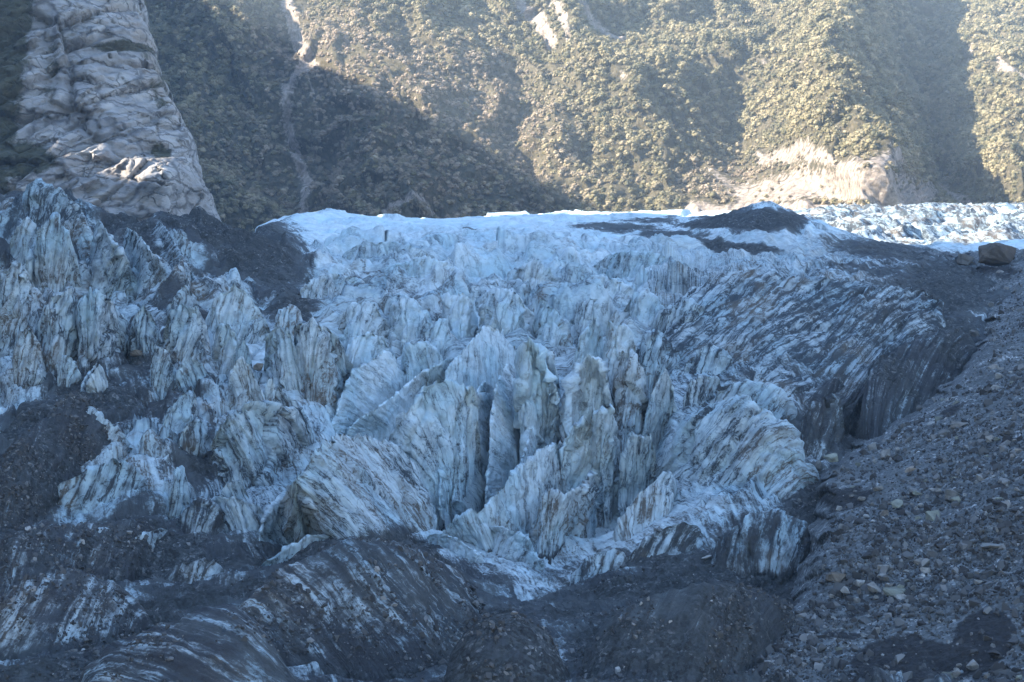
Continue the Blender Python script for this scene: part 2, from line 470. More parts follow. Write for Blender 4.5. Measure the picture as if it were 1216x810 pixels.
DEBRIS = [(255, 262, 95, 30, 16, 1.05), (310, 300, 60, 40, 30, .98), (150, 262, 40, 16, 20, .95), (345, 365, 35, 30, 45, .85), (165, 290, 22, 24, 50, .85),
          (60, 520, 75, 45, -10, .95), (10, 620, 60, 90, 0, .95), (175, 425, 45, 26, -15, .85), (235, 545, 34, 34, 20, .85), (262, 612, 28, 16, 10, .85), (110, 470, 70, 30, 0, .9),
          (70, 690, 120, 50, 0, .86), (180, 745, 110, 40, -15, .82), (90, 790, 110, 30, 0, .75), (420, 690, 120, 42, 8, 1.0), (450, 650, 70, 20, 0, 1.0), (330, 720, 90, 40, -15, .85), (580, 750, 85, 45, 10, .98), (440, 760, 90, 30, 0, .75),
          (780, 770, 170, 60, 0, 1.0), (880, 710, 80, 60, 0, .9), (900, 640, 60, 40, 0, .72), (780, 710, 90, 40, 0, .8), (690, 730, 50, 60, 0, .75), (960, 600, 40, 60, 0, .8),
          (1010, 500, 80, 50, -25, .9), (1100, 425, 90, 50, -25, .86), (960, 470, 60, 60, -25, .5), (1010, 400, 90, 50, -25, .5), (920, 420, 120, 70, -30, .40), (1040, 350, 60, 30, 0, .5), (1130, 345, 80, 40, 0, .95), (1060, 300, 80, 14, 8, .8), (960, 640, 40, 70, 0, .8),
          (895, 262, 65, 16, 0, 1.05), (850, 268, 50, 6, 0, .95), (870, 294, 62, 6, 6, .95), (800, 279, 45, 6, 4, .8), (735, 270, 60, 6, 0, .72), (770, 262, 50, 4, 0, .6),
          (350, 330, 20, 22, 30, .7), (420, 340, 22, 8, 0, .7), (1040, 320, 70, 8, 6, .65), (490, 345, 20, 14, 20, .55), (555, 272, 12, 2.5, 0, .8)]
DIRT = [(60, 300, 150, 100, 0, 1.2), (200, 330, 140, 75, 0, 1.0), (100, 420, 140, 75, 0, 1.05), (250, 520, 140, 110, 0, 1.1), (100, 620, 160, 70, 0, .75), (250, 720, 300, 90, 0, .80),
        (600, 380, 260, 60, 0, .78), (420, 350, 110, 50, 0, .8), (600, 300, 260, 28, 0, .48), (720, 420, 100, 70, 0, .8), (650, 560, 200, 120, 0, .50),
        (950, 420, 180, 110, -25, 1.25), (850, 365, 120, 60, -20, 1.0), (1060, 470, 120, 70, -25, .95), (1060, 360, 100, 50, 0, .72), (860, 620, 160, 90, -30, .82), (700, 680, 100, 60, 0, .8),
        (750, 760, 300, 90, 0, .95), (900, 290, 120, 30, 0, .40), (1000, 540, 60, 60, 0, 1.0)]

deb = blobs(PX, PY, DEBRIS); dirt = np.maximum(0.16, blobs(PX, PY, DIRT))
far = sstep(math.log(690), math.log(760), GL)
deb *= 1 - far; dirt = dirt * (1 - far) + 0.12 * far

# relief of the bare surface: hummocks of the ice fall, oblique flutes on the right flank, rubble
ramp_icefall = sstep(math.log(375), math.log(430), GL) * (1 - 0.80 * sstep(math.log(520), math.log(640), GL))
left_w = sstep(340, 250, PX)
right_w = sstep(760, 900, PX) * (1 - sstep(0, 1, (GL - math.log(520)) / 0.2))
near = 1 - sstep(math.log(270), math.log(320), GL)
icy = 1 - np.clip(deb * 1.1, 0, 1)
W = PTS.copy(); W[..., 2] *= 1.6
wx = fbm(PTS, 38, 3, 11)[..., None] * np.array([9.0, 9.0, 3.0])
hum = ridged(W + wx, (27, 32, 24), 4, 21, 0.45)
hum2 = fbm(W + wx, 9, 4, 31)
# flutes run obliquely: long axis from upper right to lower left on the right flank
ca, sa = math.cos(0.27), math.sin(0.27)
fx = PTS[..., 0] * ca - PTS[..., 1] * sa; fy = PTS[..., 0] * sa + PTS[..., 1] * ca
Q = np.stack([fx / 7.5, fy / 45.0, PTS[..., 2] / 18.0], -1) + wx * 0.03
flute = ridged(Q, 1.0, 4, 41, 0.55)
def plates(sx, sy, sd, w):
    return facet(np.stack([(PTS[..., 0] + wx[..., 0] * w) / sx, (PTS[..., 1] + wx[..., 1] * w) / sy], -1), sd)


fq, fe = plates(21, 26, 24, 1.0); fq2, fe2 = plates(9, 11, 25, .6)
gq, ge = plates(10, 12, 26, .8); gq2, ge2 = plates(4.5, 5.5, 27, .4)
mid = (1 - right_w) * ramp_icefall
dz = mid * ((hum - 0.55) * 12.0 + hum2 * 2.2) * (0.35 + 0.65 * icy)
dz += right_w * ((flute - 0.5) * 5.0 + hum2 * 0.5 + fq * 1.6) * (0.4 + 0.6 * icy)
crestw = 1 - sstep(math.log(455), math.log(485), GL)
dz += left_w * (1 - near) * (hum - 0.5) * 3.2 * icy * (.25 + .75 * crestw)
dz += mid * (1 - left_w) * icy * (fq * 8.5 + fq2 * 2.6 - np.exp(-fe * 9) * 3.0 - np.exp(-fe2 * 10) * .9)
dz += left_w * (1 - near) * (.35 + .65 * icy) * (gq * 5.5 + gq2 * 2.2 - np.exp(-ge * 9) * 4.0)
dz += near * (fbm(W, 26, 4, 51) * 3.4 + (ridged(np.stack([PTS[..., 0] / 30 + PTS[..., 1] / 60, PTS[..., 1] / 6 - PTS[..., 0] / 18, PTS[..., 2] / 9], -1), 1.0, 4, 55) - .5) * 2.0)
dz += (1 - near) * (1 - mid) * (1 - right_w) * fbm(W, 12, 4, 61) * 1.4
dz += np.clip(deb, 0, 1) * (fbm(PTS, 3.2, 4, 71, .65) * 0.8)
dz += fbm(PTS, 2.4, 3, 81, 0.6) * 0.42
topz = sstep(math.log(560), math.log(650), GL)
dz = dz * (1 - far) + far * ((ridged(W * 0.6 + wx, 24, 4, 91) - .5) * (4.0 + 8.0 * sstep(930, 1010, PX)) + fq * 2)
gap = sstep(math.log(300), math.log(318), GL) * (1 - sstep(math.log(385), math.log(410), GL)) * sstep(380, 430, PX) * (1 - sstep(770, 800, PX))
dz -= gap * 9.0
dirt = np.maximum(dirt, gap * .6)  # floor between the fins painted darker, standing in for crevasse shade
deb = np.maximum(deb, .66 * left_w * sstep(-.15, .4, fbm(PTS, 26, 3, 125)))
dirt = np.maximum(dirt, near * (.95 + .45 * fbm(PTS, 16, 3, 121))); deb = np.maximum(deb, near * (.70 + .50 * fbm(PTS, 20, 3, 122)))
ICEP = blobs(PX, PY, [(525, 704, 32, 24, -30, .72), (480, 655, 20, 6, 0, .25), (330, 782, 170, 24, -8, .75), (250, 742, 70, 12, -30, .55), (120, 720, 55, 18, -30, .5), (60, 712, 45, 14, 0, .6), (655, 765, 26, 42, 0, .75), (640, 692, 26, 12, 0, .7), (20, 780, 50, 18, 0, .6), (705, 765, 32, 34, 0, .4), (190, 760, 50, 14, -35, .5), (60, 590, 40, 16, 0, .4)])
deb = deb * (1 - .50 * ICEP); dirt = dirt * (1 - .18 * ICEP)
domew = blobs(PX, PY, [(45, 225, 110, 24, 0, 1)]); dirt = np.maximum(dirt, domew * .95); deb = np.maximum(deb, domew * .72)
fr = far * sstep(880, 960, PX); deb = np.maximum(deb, fr * (.06 + .6 * fbm(PTS, 40, 3, 127))); dirt = np.maximum(dirt, fr * 1.2)
# the cave under the right flank: a hollow let into the slope
cave = np.exp(-(((PX - 1022) / 30) ** 2 + ((PY - 495) / 24) ** 2))
G = PTS.copy()
G[..., 2] += dz * (1 - .6 * domew)
G[..., 0] += fbm(PTS, 7, 3, 101) * 0.8 * icy
G[..., 1] += cave * 16.0; G[..., 2] -= cave * 3.0
# streak coordinates: along and across the direction in which the ice has slid
ang = -.36
upz = ramp_icefall * (1 - right_w); upz = np.maximum(upz, sstep(math.log(520), math.log(560), GL))
us = PTS[..., 0] * np.cos(ang) - PTS[..., 1] * np.sin(ang)
vs = PTS[..., 0] * np.sin(ang) + PTS[..., 1] * np.cos(ang) * .6 - PTS[..., 2] * 0.7
us = us * (1 - .72 * upz) + fbm(PTS, 16, 2, 131) * 1.2
glacier = link_mesh('glacier', G.reshape(-1, 3), grid_faces(NR, NCOL), ICE, np.stack([us, vs], -1), {'dirt': dirt, 'debris': deb})
tag(glacier, 'broken blue white glacier streaked with grey dirt', kind='structure')


def ground_D(px, py):
    """distance at which the line of sight through px, py first meets the bare glacier surface"""
    px = np.atleast_1d(px).astype(float); py = np.atleast_1d(py).astype(float)
    out = np.empty(len(px))
    ls = np.linspace(L0, math.log(760), 700)
    for k, (x, y) in enumerate(zip(px, py)):
        s = bil(coarse, np.full(700, (x - CX) / F), ls)
        rows = HY - s * F
        hit = np.nonzero(rows <= y)[0]
        i = hit[0] if len(hit) else int(np.argmin(rows))
        if i > 0 and len(hit):
            t = (rows[i - 1] - y) / max(1e-6, rows[i - 1] - rows[i])
            l = ls[i - 1] + np.clip(t, 0, 1) * (ls[i] - ls[i - 1])
        else:
            l = ls[i]
        out[k] = math.exp(l)
    return out


# ------------------------------------------------------------------ ice pinnacles
N_SERAC = [0]
MOUNDS = []
# blades seen end on: the crest is the near edge and the wall runs back into a crevasse
TUNE = {'narrow ice fin rising from': dict(lean=.26, fd=11), 'triangular ice fin beside': dict(lean=.28, fd=11), 'slender ice spike': dict(lean=.2, fd=10), 'long notched ice rib': dict(fd=9, lean=.3),
        'broad pale ice fin': dict(fd=9, lean=.35), 'largest central ice fin': dict(fd=6, lean=.5, flute=.45, facets=.5), 'twin ridged ice tower': dict(lean=.25, fd=9), 'tall blue ice tower': dict(lean=.2, fd=9),
        'white capped ice column': dict(lean=.2, fd=11), 'upright ice blade': dict(lean=.2, fd=9), 'jagged low ice fin': dict(lean=.2, fd=8), 'low knobbly': dict(lean=.2, fd=8),
        'big flat faced ice blade': dict(lean=.25, fd=4), 'sharp ridged ice slope': dict(lean=.3, fd=9), 'second ridged ice slope': dict(lean=.3, fd=9), 
        'wide pale ice apron': dict(lean=.55, fd=2, facets=.55), 'front ice wall with': dict(lean=.35, fd=3), 'great concave ice face': dict(lean=.6, fd=8), 'curled dirty ice hump': dict(deb=.5), 'arched ice rib under': dict(deb=.5), 'low ribbed ice wall near': dict(deb=.34), 'dark ice hump left': dict(deb=.5), 'cracked dark ice bulge': dict(deb=.5, flute=.4), 'low grey ice hump': dict(deb=.42), 'dark ice slab under': dict(deb=.45),
        'slanting ice slab': dict(deb=.16), 'front banded ice lobe': dict(deb=.10), 'dark smooth ice dome': dict(deb=.30), 'wide grey ice block': dict(deb=.28), 'ice face with a jagged foot': dict(deb=.3), 'lumpy grey ice buttress': dict(deb=.12), 'steep ice rib': dict(deb=.3, lean=.3, fd=8),
        'cream coloured': dict(lean=.3, fd=4), 'thin bright ice ridge': dict(lean=.3, fd=7)}


def serac(label, crest, foot, lean=0.45, dirt=0.4, deb=0.0, rnd=1.0, skew=0.5, flute=1.0, back=0.6, name='ice_pinnacle', cat='ice pinnacle', amp=1.0, group=None, facets=None, fd=None, bulge=None):
    """one block of ice: a crest line and the foot of the face we look at, both read off the photograph and set at the
    distance of the glacier surface; the far side falls away behind the crest"""
    N_SERAC[0] += 1
    sd = 200 + N_SERAC[0] * 13
    for key, kw in TUNE.items():
        if key in label:
            deb = kw.get('deb', deb); facets = kw.get('facets', facets)
            lean = kw.get('lean', lean); fd = kw.get('fd', fd); flute = kw.get('flute', flute); back = kw.get('back', back)
    if fd is None: fd = 3.0
    if bulge is None: bulge = {'ice_fin': 0.0, 'ice_wall': 0.1, 'ice_flank': 0.05, 'ice_mound': .35, 'ice_slab': 0.0, 'ice_tower': .45, 'ice_column': .5}.get(name, .55)
    if facets is None: facets = .7 if name == 'ice_fin' else 1.0
    crest = np.array(crest, float); foot = np.array(foot, float)
    k = np.linspace(0, 1, len(crest)); kf = np.linspace(0, 1, len(foot))
    Df = ground_D(foot[:, 0], foot[:, 1])
    Dm = np.median(Df); Df = np.clip(Df, Dm * 0.86, Dm * 1.16)
    s0 = np.linspace(0, 1, 81)

    def res(x, y):
        v = np.interp(s0, x, y); w = np.pad(v, 3, 'reflect', reflect_type='odd')
        return np.convolve(w, [.06, .12, .2, .24, .2, .12, .06], 'valid')
    cpx, cpy = res(k, crest[:, 0]), res(k, crest[:, 1])
    fpx, fpy, fD = res(kf, foot[:, 0]), res(kf, foot[:, 1]), res(kf, Df)
    hh = np.maximum(0.5, fD * (fpy - cpy) / F)
    cD = fD + lean * hh + 1.0
    wid = (cpx.max() - cpx.min()) * Dm / F
    bl = bulge * wid * .5 * (np.abs(2 * s0 - 1) ** 2.2)
    C = at(cpx, cpy, cD + bl); Ft = at(fpx, fpy, fD + bl + fd * np.sin(np.pi * np.clip(s0 * .9 + .05, 0, 1)) ** .5)
    hs = np.maximum(2.0, C[:, 2] - Ft[:, 2]); h = float(np.percentile(hs, 75))
    L = float(np.linalg.norm(np.diff(C, axis=0), axis=1).sum())
    ns = int(np.clip(L / 0.42, 36, 190)); nt = int(np.clip(1.25 * h / 0.42, 26, 150)); nb = max(10, nt // 3)
    s = np.linspace(0, 1, ns)

    def ip(a):
        return np.stack([np.interp(s, s0, a[:, j]) for j in range(3)], -1)
    C = ip(C); Ft = ip(Ft); hs = np.interp(s, s0, hs)
    B = C.copy(); B[:, 1] += np.maximum(4.0, back * hs) + 2; B[:, 2] -= 0.95 * hs + 2
    e = 1 - np.abs(2 * s - 1) ** 10
    mid = 0.5 * (Ft + B)
    C = mid + (C - mid) * (0.15 + 0.85 * e)[:, None]
    t = np.concatenate([np.linspace(-1, 0, nb, endpoint=False), np.linspace(0, 1.18, nt)])
    T, S = np.meshgrid(t, s, indexing='ij')
    a = np.clip(T, 0, None); b = np.clip(-T, 0, None)
    ax, az = a ** (1 / rnd), a ** rnd
    P = C[None] + (Ft - C)[None] * np.stack([ax, ax, az], -1)
    P = np.where((T < 0)[..., None], C[None] + (B - C)[None] * b[..., None], P)
    P[..., 2] -= np.clip(T - 1, 0, None) * 45; P[..., 1] -= np.clip(T - 1, 0, None) * 6
    # normal of the smooth form
    gs = np.gradient(P, axis=1); gt = np.gradient(P, axis=0)
    N = np.cross(gt, gs); N /= np.linalg.norm(N, axis=-1, keepdims=True) + 1e-9
    if N[nb + nt // 2, :, 1].mean() > 0: N = -N
    A = float(np.clip(0.085 * h, 0.5, 2.6)) * amp
    u = S * L; v = T * h
    w1 = fbm(P, 0.5 * h + 4, 2, sd)
    fl = ridged(np.stack([(u + skew * v) / (0.22 * h + 2.2) + w1 * 0.5, v / (1.6 * h + 6), 0 * u + sd], -1), 1.0, 3, sd + 1, .55)
    chip = ridged(P * np.array([1, 1, .55]) + w1[..., None] * 2, 0.16 * h + 1.6, 3, sd + 2, .55)
    if crest[-1, 0] < crest[0, 0]: u = L - u
    fv, fe = facet(np.stack([(u + skew * v) / (0.26 * h + 2.5), v / (0.62 * h + 4)], -1) + w1[..., None] * .35, sd + 7)
    fv2, fe2 = facet(np.stack([(u + skew * v) / (0.09 * h + 1.3), v / (0.26 * h + 2)], -1) + w1[..., None] * .35, sd + 8)
    disp = facets * A * (1.0 * fv + .5 * fv2 - .7 * np.exp(-fe * 18)) + flute * A * 0.6 * (fl - 0.55) * (0.35 + 0.65 * np.clip(np.abs(T) * 2.2, 0, 1)) + A * 0.5 * w1 + A * 0.35 * (chip - 0.5) + fbm(P, 1.7, 3, sd + 3, .6) * 0.30
    P = P + N * disp[..., None]
    jag = (ridged(np.stack([u / 5.5, 0 * u + sd, 0 * u], -1), 1.0, 3, sd + 4, .6) - 0.6) * 0.11 * h * amp
    P[..., 2] += jag * np.exp(-np.abs(T) * 5.0) * e[None]
    mx_ = crest[:, 0].mean()
    dirt = dirt + ((.36 if mx_ < 260 else .22 if mx_ < 400 else .18 if mx_ > 740 else 0.06))
    d = np.full(P.shape[:2], float(dirt)) + 0.20 * fbm(P, 9, 2, sd + 5)
    dbv = np.full(P.shape[:2], float(deb)) + np.where(T < 0, 0.25 * (deb > 0), 0)
    gd = blobs(fpx, fpy, DEBRIS); gd = np.interp(s, s0, np.maximum(gd, .8 * sstep(632, 668, fpy)))
    dbv = np.maximum(dbv, gd[None] * (1.05 * sstep(.62, 1.04, T) + .35 * (T < 0.06)) * 1.05)
    dbv = dbv - 0.25 * (fl - .5)
    d = d + (.35 if name == 'ice_mound' else 0)
    d = d - .30 * np.exp(-np.abs(T) * 7)
    if name == 'ice_mound': MOUNDS.append(P[nb:].reshape(-1, 3))
    f = grid_faces(nb + nt, ns)
    base = Ft.mean(0)
    o = link_mesh(name, P.reshape(-1, 3), f, ICE, np.stack([u + skew * v, v], -1), {'dirt': np.clip(d * 1.1 + .10, 0.02, 1.35), 'debris': dbv}, base)
    return tag(o, label, cat, group or 'broken ice pinnacles of the ice fall')


FIN, BLOCK = 'ice_fin', 'ice_block'
# ---- the tall clean fins at the centre
serac('broad pale ice fin with an angular summit, upper left of the central cluster', [(471, 400), (445, 424), (419, 438), (408, 462), (398, 490), (388, 512)], [(482, 446), (472, 466), (455, 484), (436, 498), (418, 508), (404, 514)], .5, .30, name=FIN, cat='ice fin', skew=-.6)
serac('small ragged ice crest right behind the angular pale fin', [(474, 402), (490, 408), (508, 404), (522, 418), (530, 432)], [(482, 442), (492, 444), (505, 440), (518, 442), (530, 442)], .5, .3, name=FIN, cat='ice fin', skew=-.4)
serac('long notched ice rib sloping down left between two dark grooves', [(548, 410), (520, 432), (497, 444), (472, 466), (446, 485), (420, 502), (404, 516)], [(553, 436), (528, 452), (502, 462), (484, 488), (466, 508), (440, 514), (415, 522)], .5, .28, name=FIN, cat='ice fin', skew=-.3)
serac('pale stepped ice crest climbing to the top of the central cluster', [(604, 393), (575, 385), (562, 402), (545, 420), (524, 440)], [(612, 410), (590, 422), (570, 436), (552, 448), (530, 456)], .7, .25, name=FIN, cat='ice fin')
serac('largest central ice fin with brown streaked face and dark grit along its crest', [(580, 430), (562, 450), (540, 452), (517, 450), (500, 460), (486, 482), (470, 500), (456, 516)], [(540, 600), (533, 600), (528, 604), (522, 610), (518, 612), (500, 610), (478, 590), (462, 560)], .55, .46, name=FIN, cat='ice fin', skew=-.55)
serac('wide pale ice apron at the front with a sharp left edge and crossing dark lines', [(500, 520), (462, 520), (425, 514), (387, 514), (366, 545), (347, 574), (330, 600), (316, 618)], [(518, 616), (512, 628), (492, 645), (470, 655), (440, 655), (400, 655), (360, 656), (335, 650)], .6, .48, name=FIN, cat='ice fin', skew=-.75, flute=.55)
serac('narrow ice fin rising from a pointed foot right of the largest central fin', [(580, 432), (566, 462), (550, 495), (532, 520), (524, 545), (521, 580), (520, 606)], [(586, 460), (582, 510), (580, 550), (576, 590), (560, 602), (542, 610), (528, 618)], .5, .38, name=FIN, cat='ice fin', skew=-.5)
serac('triangular ice fin beside the white capped column, its right wall blue', [(612, 418), (598, 436), (588, 458), (584, 490), (581, 530), (578, 570), (574, 594)], [(617, 436), (618, 470), (617, 505), (613, 535), (604, 560), (594, 578), (584, 594)], .45, .30, name=FIN, cat='ice fin', skew=-.4)
serac('white capped ice column at the middle of the central cluster', [(617, 404), (624, 398), (634, 402), (643, 416), (652, 440), (660, 470), (664, 500)], [(618, 520), (622, 535), (630, 530), (640, 525), (650, 522), (656, 518), (664, 512)], .42, .20, name='ice_column', cat='ice column', rnd=1.15, skew=.2)
serac('slender ice spike behind the white capped column', [(644, 425), (650, 415), (657, 428), (664, 455)], [(648, 480), (655, 492), (662, 495), (668, 492)], .4, .4, name=FIN, cat='ice fin')
serac('low knobbly ice rib in the crevasse below the white capped column', [(632, 500), (627, 520), (620, 545), (612, 566)], [(640, 530), (634, 545), (626, 562), (617, 580)], .4, .4, name=FIN, cat='ice fin')
serac('tall blue ice tower with a rounded brown top, right of the dark crevasse', [(674, 500), (676, 460), (685, 436), (697, 421), (710, 424), (720, 445), (728, 475)], [(668, 530), (678, 520), (690, 515), (702, 512), (714, 510), (722, 508), (730, 505)], .42, .42, name='ice_tower', cat='ice tower', rnd=1.15, skew=.4)
serac('dirty ice tower standing behind the blue rounded one', [(680, 425), (690, 396), (702, 378), (712, 386), (720, 408)], [(684, 448), (692, 446), (702, 440), (712, 440), (722, 440)], .4, .45, name='ice_tower', cat='ice tower')
serac('paired ice knobs beside the dirty tower at the icefall lip', [(714, 402), (722, 380), (732, 388), (742, 384), (752, 402)], [(716, 450), (726, 455), (736, 456), (746, 452), (754, 446)], .4, .48, name='ice_tower', cat='ice tower')
serac('streaked brown ice wall between the blue tower and the blade on the right', [(724, 440), (734, 420), (746, 415), (758, 430), (768, 450)], [(728, 500), (738, 512), (748, 515), (760, 512), (770, 505)], .4, .65, name='ice_tower', cat='ice tower', skew=.3)
serac('front ice wall with a curved notched crest stepping down left', [(672, 520), (660, 522), (638, 536), (620, 550), (604, 566), (590, 586), (570, 604), (548, 608), (530, 622), (516, 630)], [(682, 560), (668, 590), (648, 606), (630, 622), (622, 640), (612, 656), (598, 662), (580, 660), (556, 648), (532, 640)], .5, .52, name=FIN, cat='ice fin', skew=.25)
serac('twin ridged ice tower with hollow blue sides before the rounded tower', [(664, 560), (670, 515), (684, 498), (702, 482), (712, 488), (726, 482), (732, 510), (738, 545)], [(668, 596), (676, 592), (690, 588), (704, 590), (716, 595), (726, 590), (734, 578), (742, 565)], .45, .5, name='ice_tower', cat='ice tower', skew=.5)
serac('lumpy grey ice buttress with rounded hollows at the foot of the twin ridged tower', [(628, 610), (640, 594), (652, 582), (672, 586), (690, 578), (704, 560), (716, 556)], [(632, 668), (640, 672), (652, 672), (664, 668), (680, 640), (694, 626), (712, 600)], .45, .68, name=BLOCK, cat='ice block', rnd=1.1, amp=1.2)
serac('row of small cracked ice blocks at the toe of the front ice wall', [(560, 628), (582, 620), (604, 626), (622, 634), (640, 660), (650, 674)], [(566, 650), (584, 664), (602, 672), (620, 680), (636, 686), (650, 690)], .5, .5, name=BLOCK, cat='ice block', amp=1.3)
serac('smooth pale ice tongue draping over the rubble below the front wall', [(500, 634), (522, 632), (545, 640), (566, 656), (580, 668)], [(512, 648), (530, 656), (550, 668), (566, 676), (576, 680)], .9, .2, name=BLOCK, cat='ice block', flute=.3)
# ---- right of the centre
serac('upright ice blade with a pointed tip beside the right flank', [(762, 512), (770, 480), (780, 455), (790, 436), (797, 450), (803, 475)], [(764, 520), (772, 518), (780, 514), (788, 508), (796, 500), (804, 496)], .4, .42, name=FIN, cat='ice fin', skew=.5)
serac('squat ice block with a brown top left of the banded lobe', [(810, 482), (817, 456), (830, 446), (846, 446), (860, 448)], [(812, 495), (822, 494), (834, 488), (848, 478), (862, 468)], .45, .6, name=BLOCK, cat='ice block')
serac('jagged low ice fin below the pointed blade', [(734, 570), (742, 540), (750, 512), (762, 518), (774, 516), (780, 540)], [(738, 578), (746, 582), (756, 580), (766, 576), (774, 566), (782, 556)], .45, .5, name=FIN, cat='ice fin', skew=.6)
serac('banded ice lobe with a layered arched rim beside the cave', [(838, 480), (850, 464), (872, 454), (900, 451), (924, 460), (942, 478), (952, 496)], [(842, 500), (858, 500), (878, 505), (900, 510), (924, 515), (940, 515), (956, 512)], .8, .55, name='ice_lobe', cat='ice lobe', rnd=1.25, flute=.6, skew=.8)
serac('front banded ice lobe with grey stripes sloping to the rubble', [(795, 520), (815, 500), (842, 484), (872, 474), (900, 474), (926, 494), (946, 520), (964, 552), (982, 580)], [(770, 575), (795, 585), (825, 588), (858, 584), (890, 584), (918, 590), (942, 598), (962, 600), (980, 598)], .95, .50, name='ice_lobe', cat='ice lobe', rnd=1.3, flute=.7, skew=1.1)
serac('slanting ice slab undercut by a black crack', [(806, 556), (785, 562), (764, 580), (745, 602), (726, 620)], [(800, 604), (792, 616), (776, 630), (762, 640), (750, 650)], .8, .55, name='ice_slab', cat='ice slab', flute=.6, skew=.9, rnd=1.1)
serac('dark ice slab under the black crack', [(740, 658), (762, 644), (790, 625), (815, 618), (836, 622)], [(748, 676), (770, 674), (794, 668), (818, 660), (838, 655)], .8, .85, name='ice_slab', cat='ice slab', flute=.5, skew=.9)
serac('low grey ice hump right of the lumpy buttress', [(672, 690), (690, 668), (712, 655), (730, 650), (750, 662)], [(678, 704), (696, 700), (714, 692), (732, 686), (752, 680)], .9, .85, name=BLOCK, cat='ice block', rnd=1.2)
serac('cracked dark ice bulge above the loose rubble', [(838, 660), (860, 628), (890, 612), (925, 605), (955, 620), (972, 655)], [(842, 690), (866, 694), (894, 694), (924, 690), (950, 684), (972, 680)], .9, .9, .18, name='ice_lobe', cat='ice lobe', rnd=1.3, flute=.7, skew=.3)
# ---- ice fall above the fins
for lab, c, f_, dd in (
        ('rounded ice hummock at the left of the icefall, dark patch on its shoulder', [(458, 382), (468, 360), (480, 349), (496, 358), (514, 378)], [(460, 398), (472, 406), (484, 410), (500, 408), (516, 402)], .38),
        ('pale ice hummock with a dark notch above the angular fin', [(490, 396), (504, 376), (516, 384), (528, 378), (540, 396)], [(492, 410), (504, 414), (516, 416), (528, 414), (542, 410)], .4),
        ('square pale ice block in the middle of the icefall', [(524, 370), (530, 350), (545, 344), (558, 350), (565, 372)], [(526, 392), (536, 398), (546, 400), (556, 398), (566, 392)], .22),
        ('long pale ice step with a black seam along its top', [(566, 372), (578, 352), (596, 343), (616, 350), (632, 368)], [(570, 398), (582, 404), (598, 406), (614, 402), (634, 394)], .34),
        ('dark streaked ice step behind the white capped column', [(628, 378), (642, 354), (656, 360), (668, 378), (676, 396)], [(632, 402), (644, 408), (656, 410), (668, 408), (678, 404)], .5),
        ('pyramid of ice standing up in the upper icefall', [(606, 328), (620, 315), (636, 304), (650, 316), (672, 334)], [(610, 340), (622, 346), (636, 348), (652, 346), (672, 342)], .42),
        ('low ice ridge right of the upper pyramid', [(676, 340), (696, 330), (716, 326), (738, 334), (760, 348)], [(680, 352), (698, 356), (718, 358), (738, 358), (760, 356)], .3),
        ('blunt ice step above the paired ice knobs', [(734, 372), (748, 350), (764, 342), (780, 352), (794, 372)], [(738, 386), (750, 392), (766, 394), (780, 392), (796, 386)], .38),
        ('low ice ridge at the left edge of the upper icefall', [(352, 345), (376, 330), (400, 322), (424, 330), (446, 344)], [(356, 358), (378, 364), (402, 366), (424, 362), (446, 356)], .36),
        ('long hummocky ice ridge in the upper left icefall', [(440, 322), (470, 312), (500, 306), (530, 312), (560, 326)], [(444, 334), (472, 338), (500, 340), (530, 338), (560, 336)], .26),
        ('ice hummock pocked with grit below the long ridge', [(396, 382), (412, 362), (430, 356), (448, 364), (460, 384)], [(398, 400), (414, 408), (430, 412), (446, 408), (460, 402)], .5),
        ('pale ice bench between the rounded towers and the pale fin', [(404, 420), (420, 402), (440, 394), (456, 400), (468, 416)], [(406, 436), (420, 440), (438, 436), (454, 430), (468, 426)], .3)):
    serac(lab, c, f_, .9, dd, name='ice_hummock', cat='ice hummock', rnd=1.15, amp=1.35, group='hummocks of the upper ice fall')
# ---- the ice hill on the left
serac('dark smooth ice dome topping the left ice hill', [(2, 262), (18, 236), (44, 216), (72, 224), (96, 244), (112, 272)], [(0, 300), (22, 290), (46, 285), (70, 288), (92, 300), (110, 315)], .6, .62, name='ice_dome', cat='ice dome', rnd=1.15)
serac('big flat faced ice blade on the left hill with a pointed tip', [(40, 300), (46, 270), (66, 255), (78, 274), (88, 296), (94, 330)], [(46, 345), (58, 352), (68, 352), (78, 350), (88, 348), (96, 345)], .4, .42, name=FIN, cat='ice fin', skew=.3)
serac('pale flat topped ice block left of the pointed blade', [(10, 290), (20, 266), (36, 257), (44, 270)], [(14, 325), (24, 332), (34, 335), (44, 330)], .4, .4, name=BLOCK, cat='ice block')
serac('thin ice shard leaning before the flat topped block', [(22, 310), (29, 280), (36, 296), (42, 322)], [(24, 338), (30, 344), (36, 344), (42, 340)], .4, .35, name=FIN, cat='ice fin')
serac('rounded grey ice tower at the lower left edge', [(-14, 345), (4, 318), (22, 307), (36, 320), (46, 350), (56, 385)], [(-10, 420), (6, 425), (22, 426), (36, 420), (48, 410), (58, 400)], .4, .5, name='ice_tower', cat='ice tower', rnd=1.15, skew=.4)
serac('sharp ridged ice slope with bright edge and grit behind it', [(110, 262), (118, 262), (134, 282), (146, 300), (156, 308)], [(100, 320), (110, 338), (124, 350), (138, 352), (152, 345)], .5, .34, name=FIN, cat='ice fin', skew=.5)
serac('second ridged ice slope, dirtier, right of the bright edged one', [(144, 262), (158, 272), (176, 292), (192, 312), (202, 330)], [(142, 310), (156, 330), (168, 345), (184, 356), (200, 358)], .5, .5, name=FIN, cat='ice fin', skew=.5)
serac('steep ice rib running down beneath the gritty crest', [(186, 252), (200, 275), (214, 300), (226, 322), (240, 340)], [(172, 275), (186, 300), (198, 322), (212, 342), (228, 352)], .6, .55, .12, name=FIN, cat='ice fin', skew=.5)
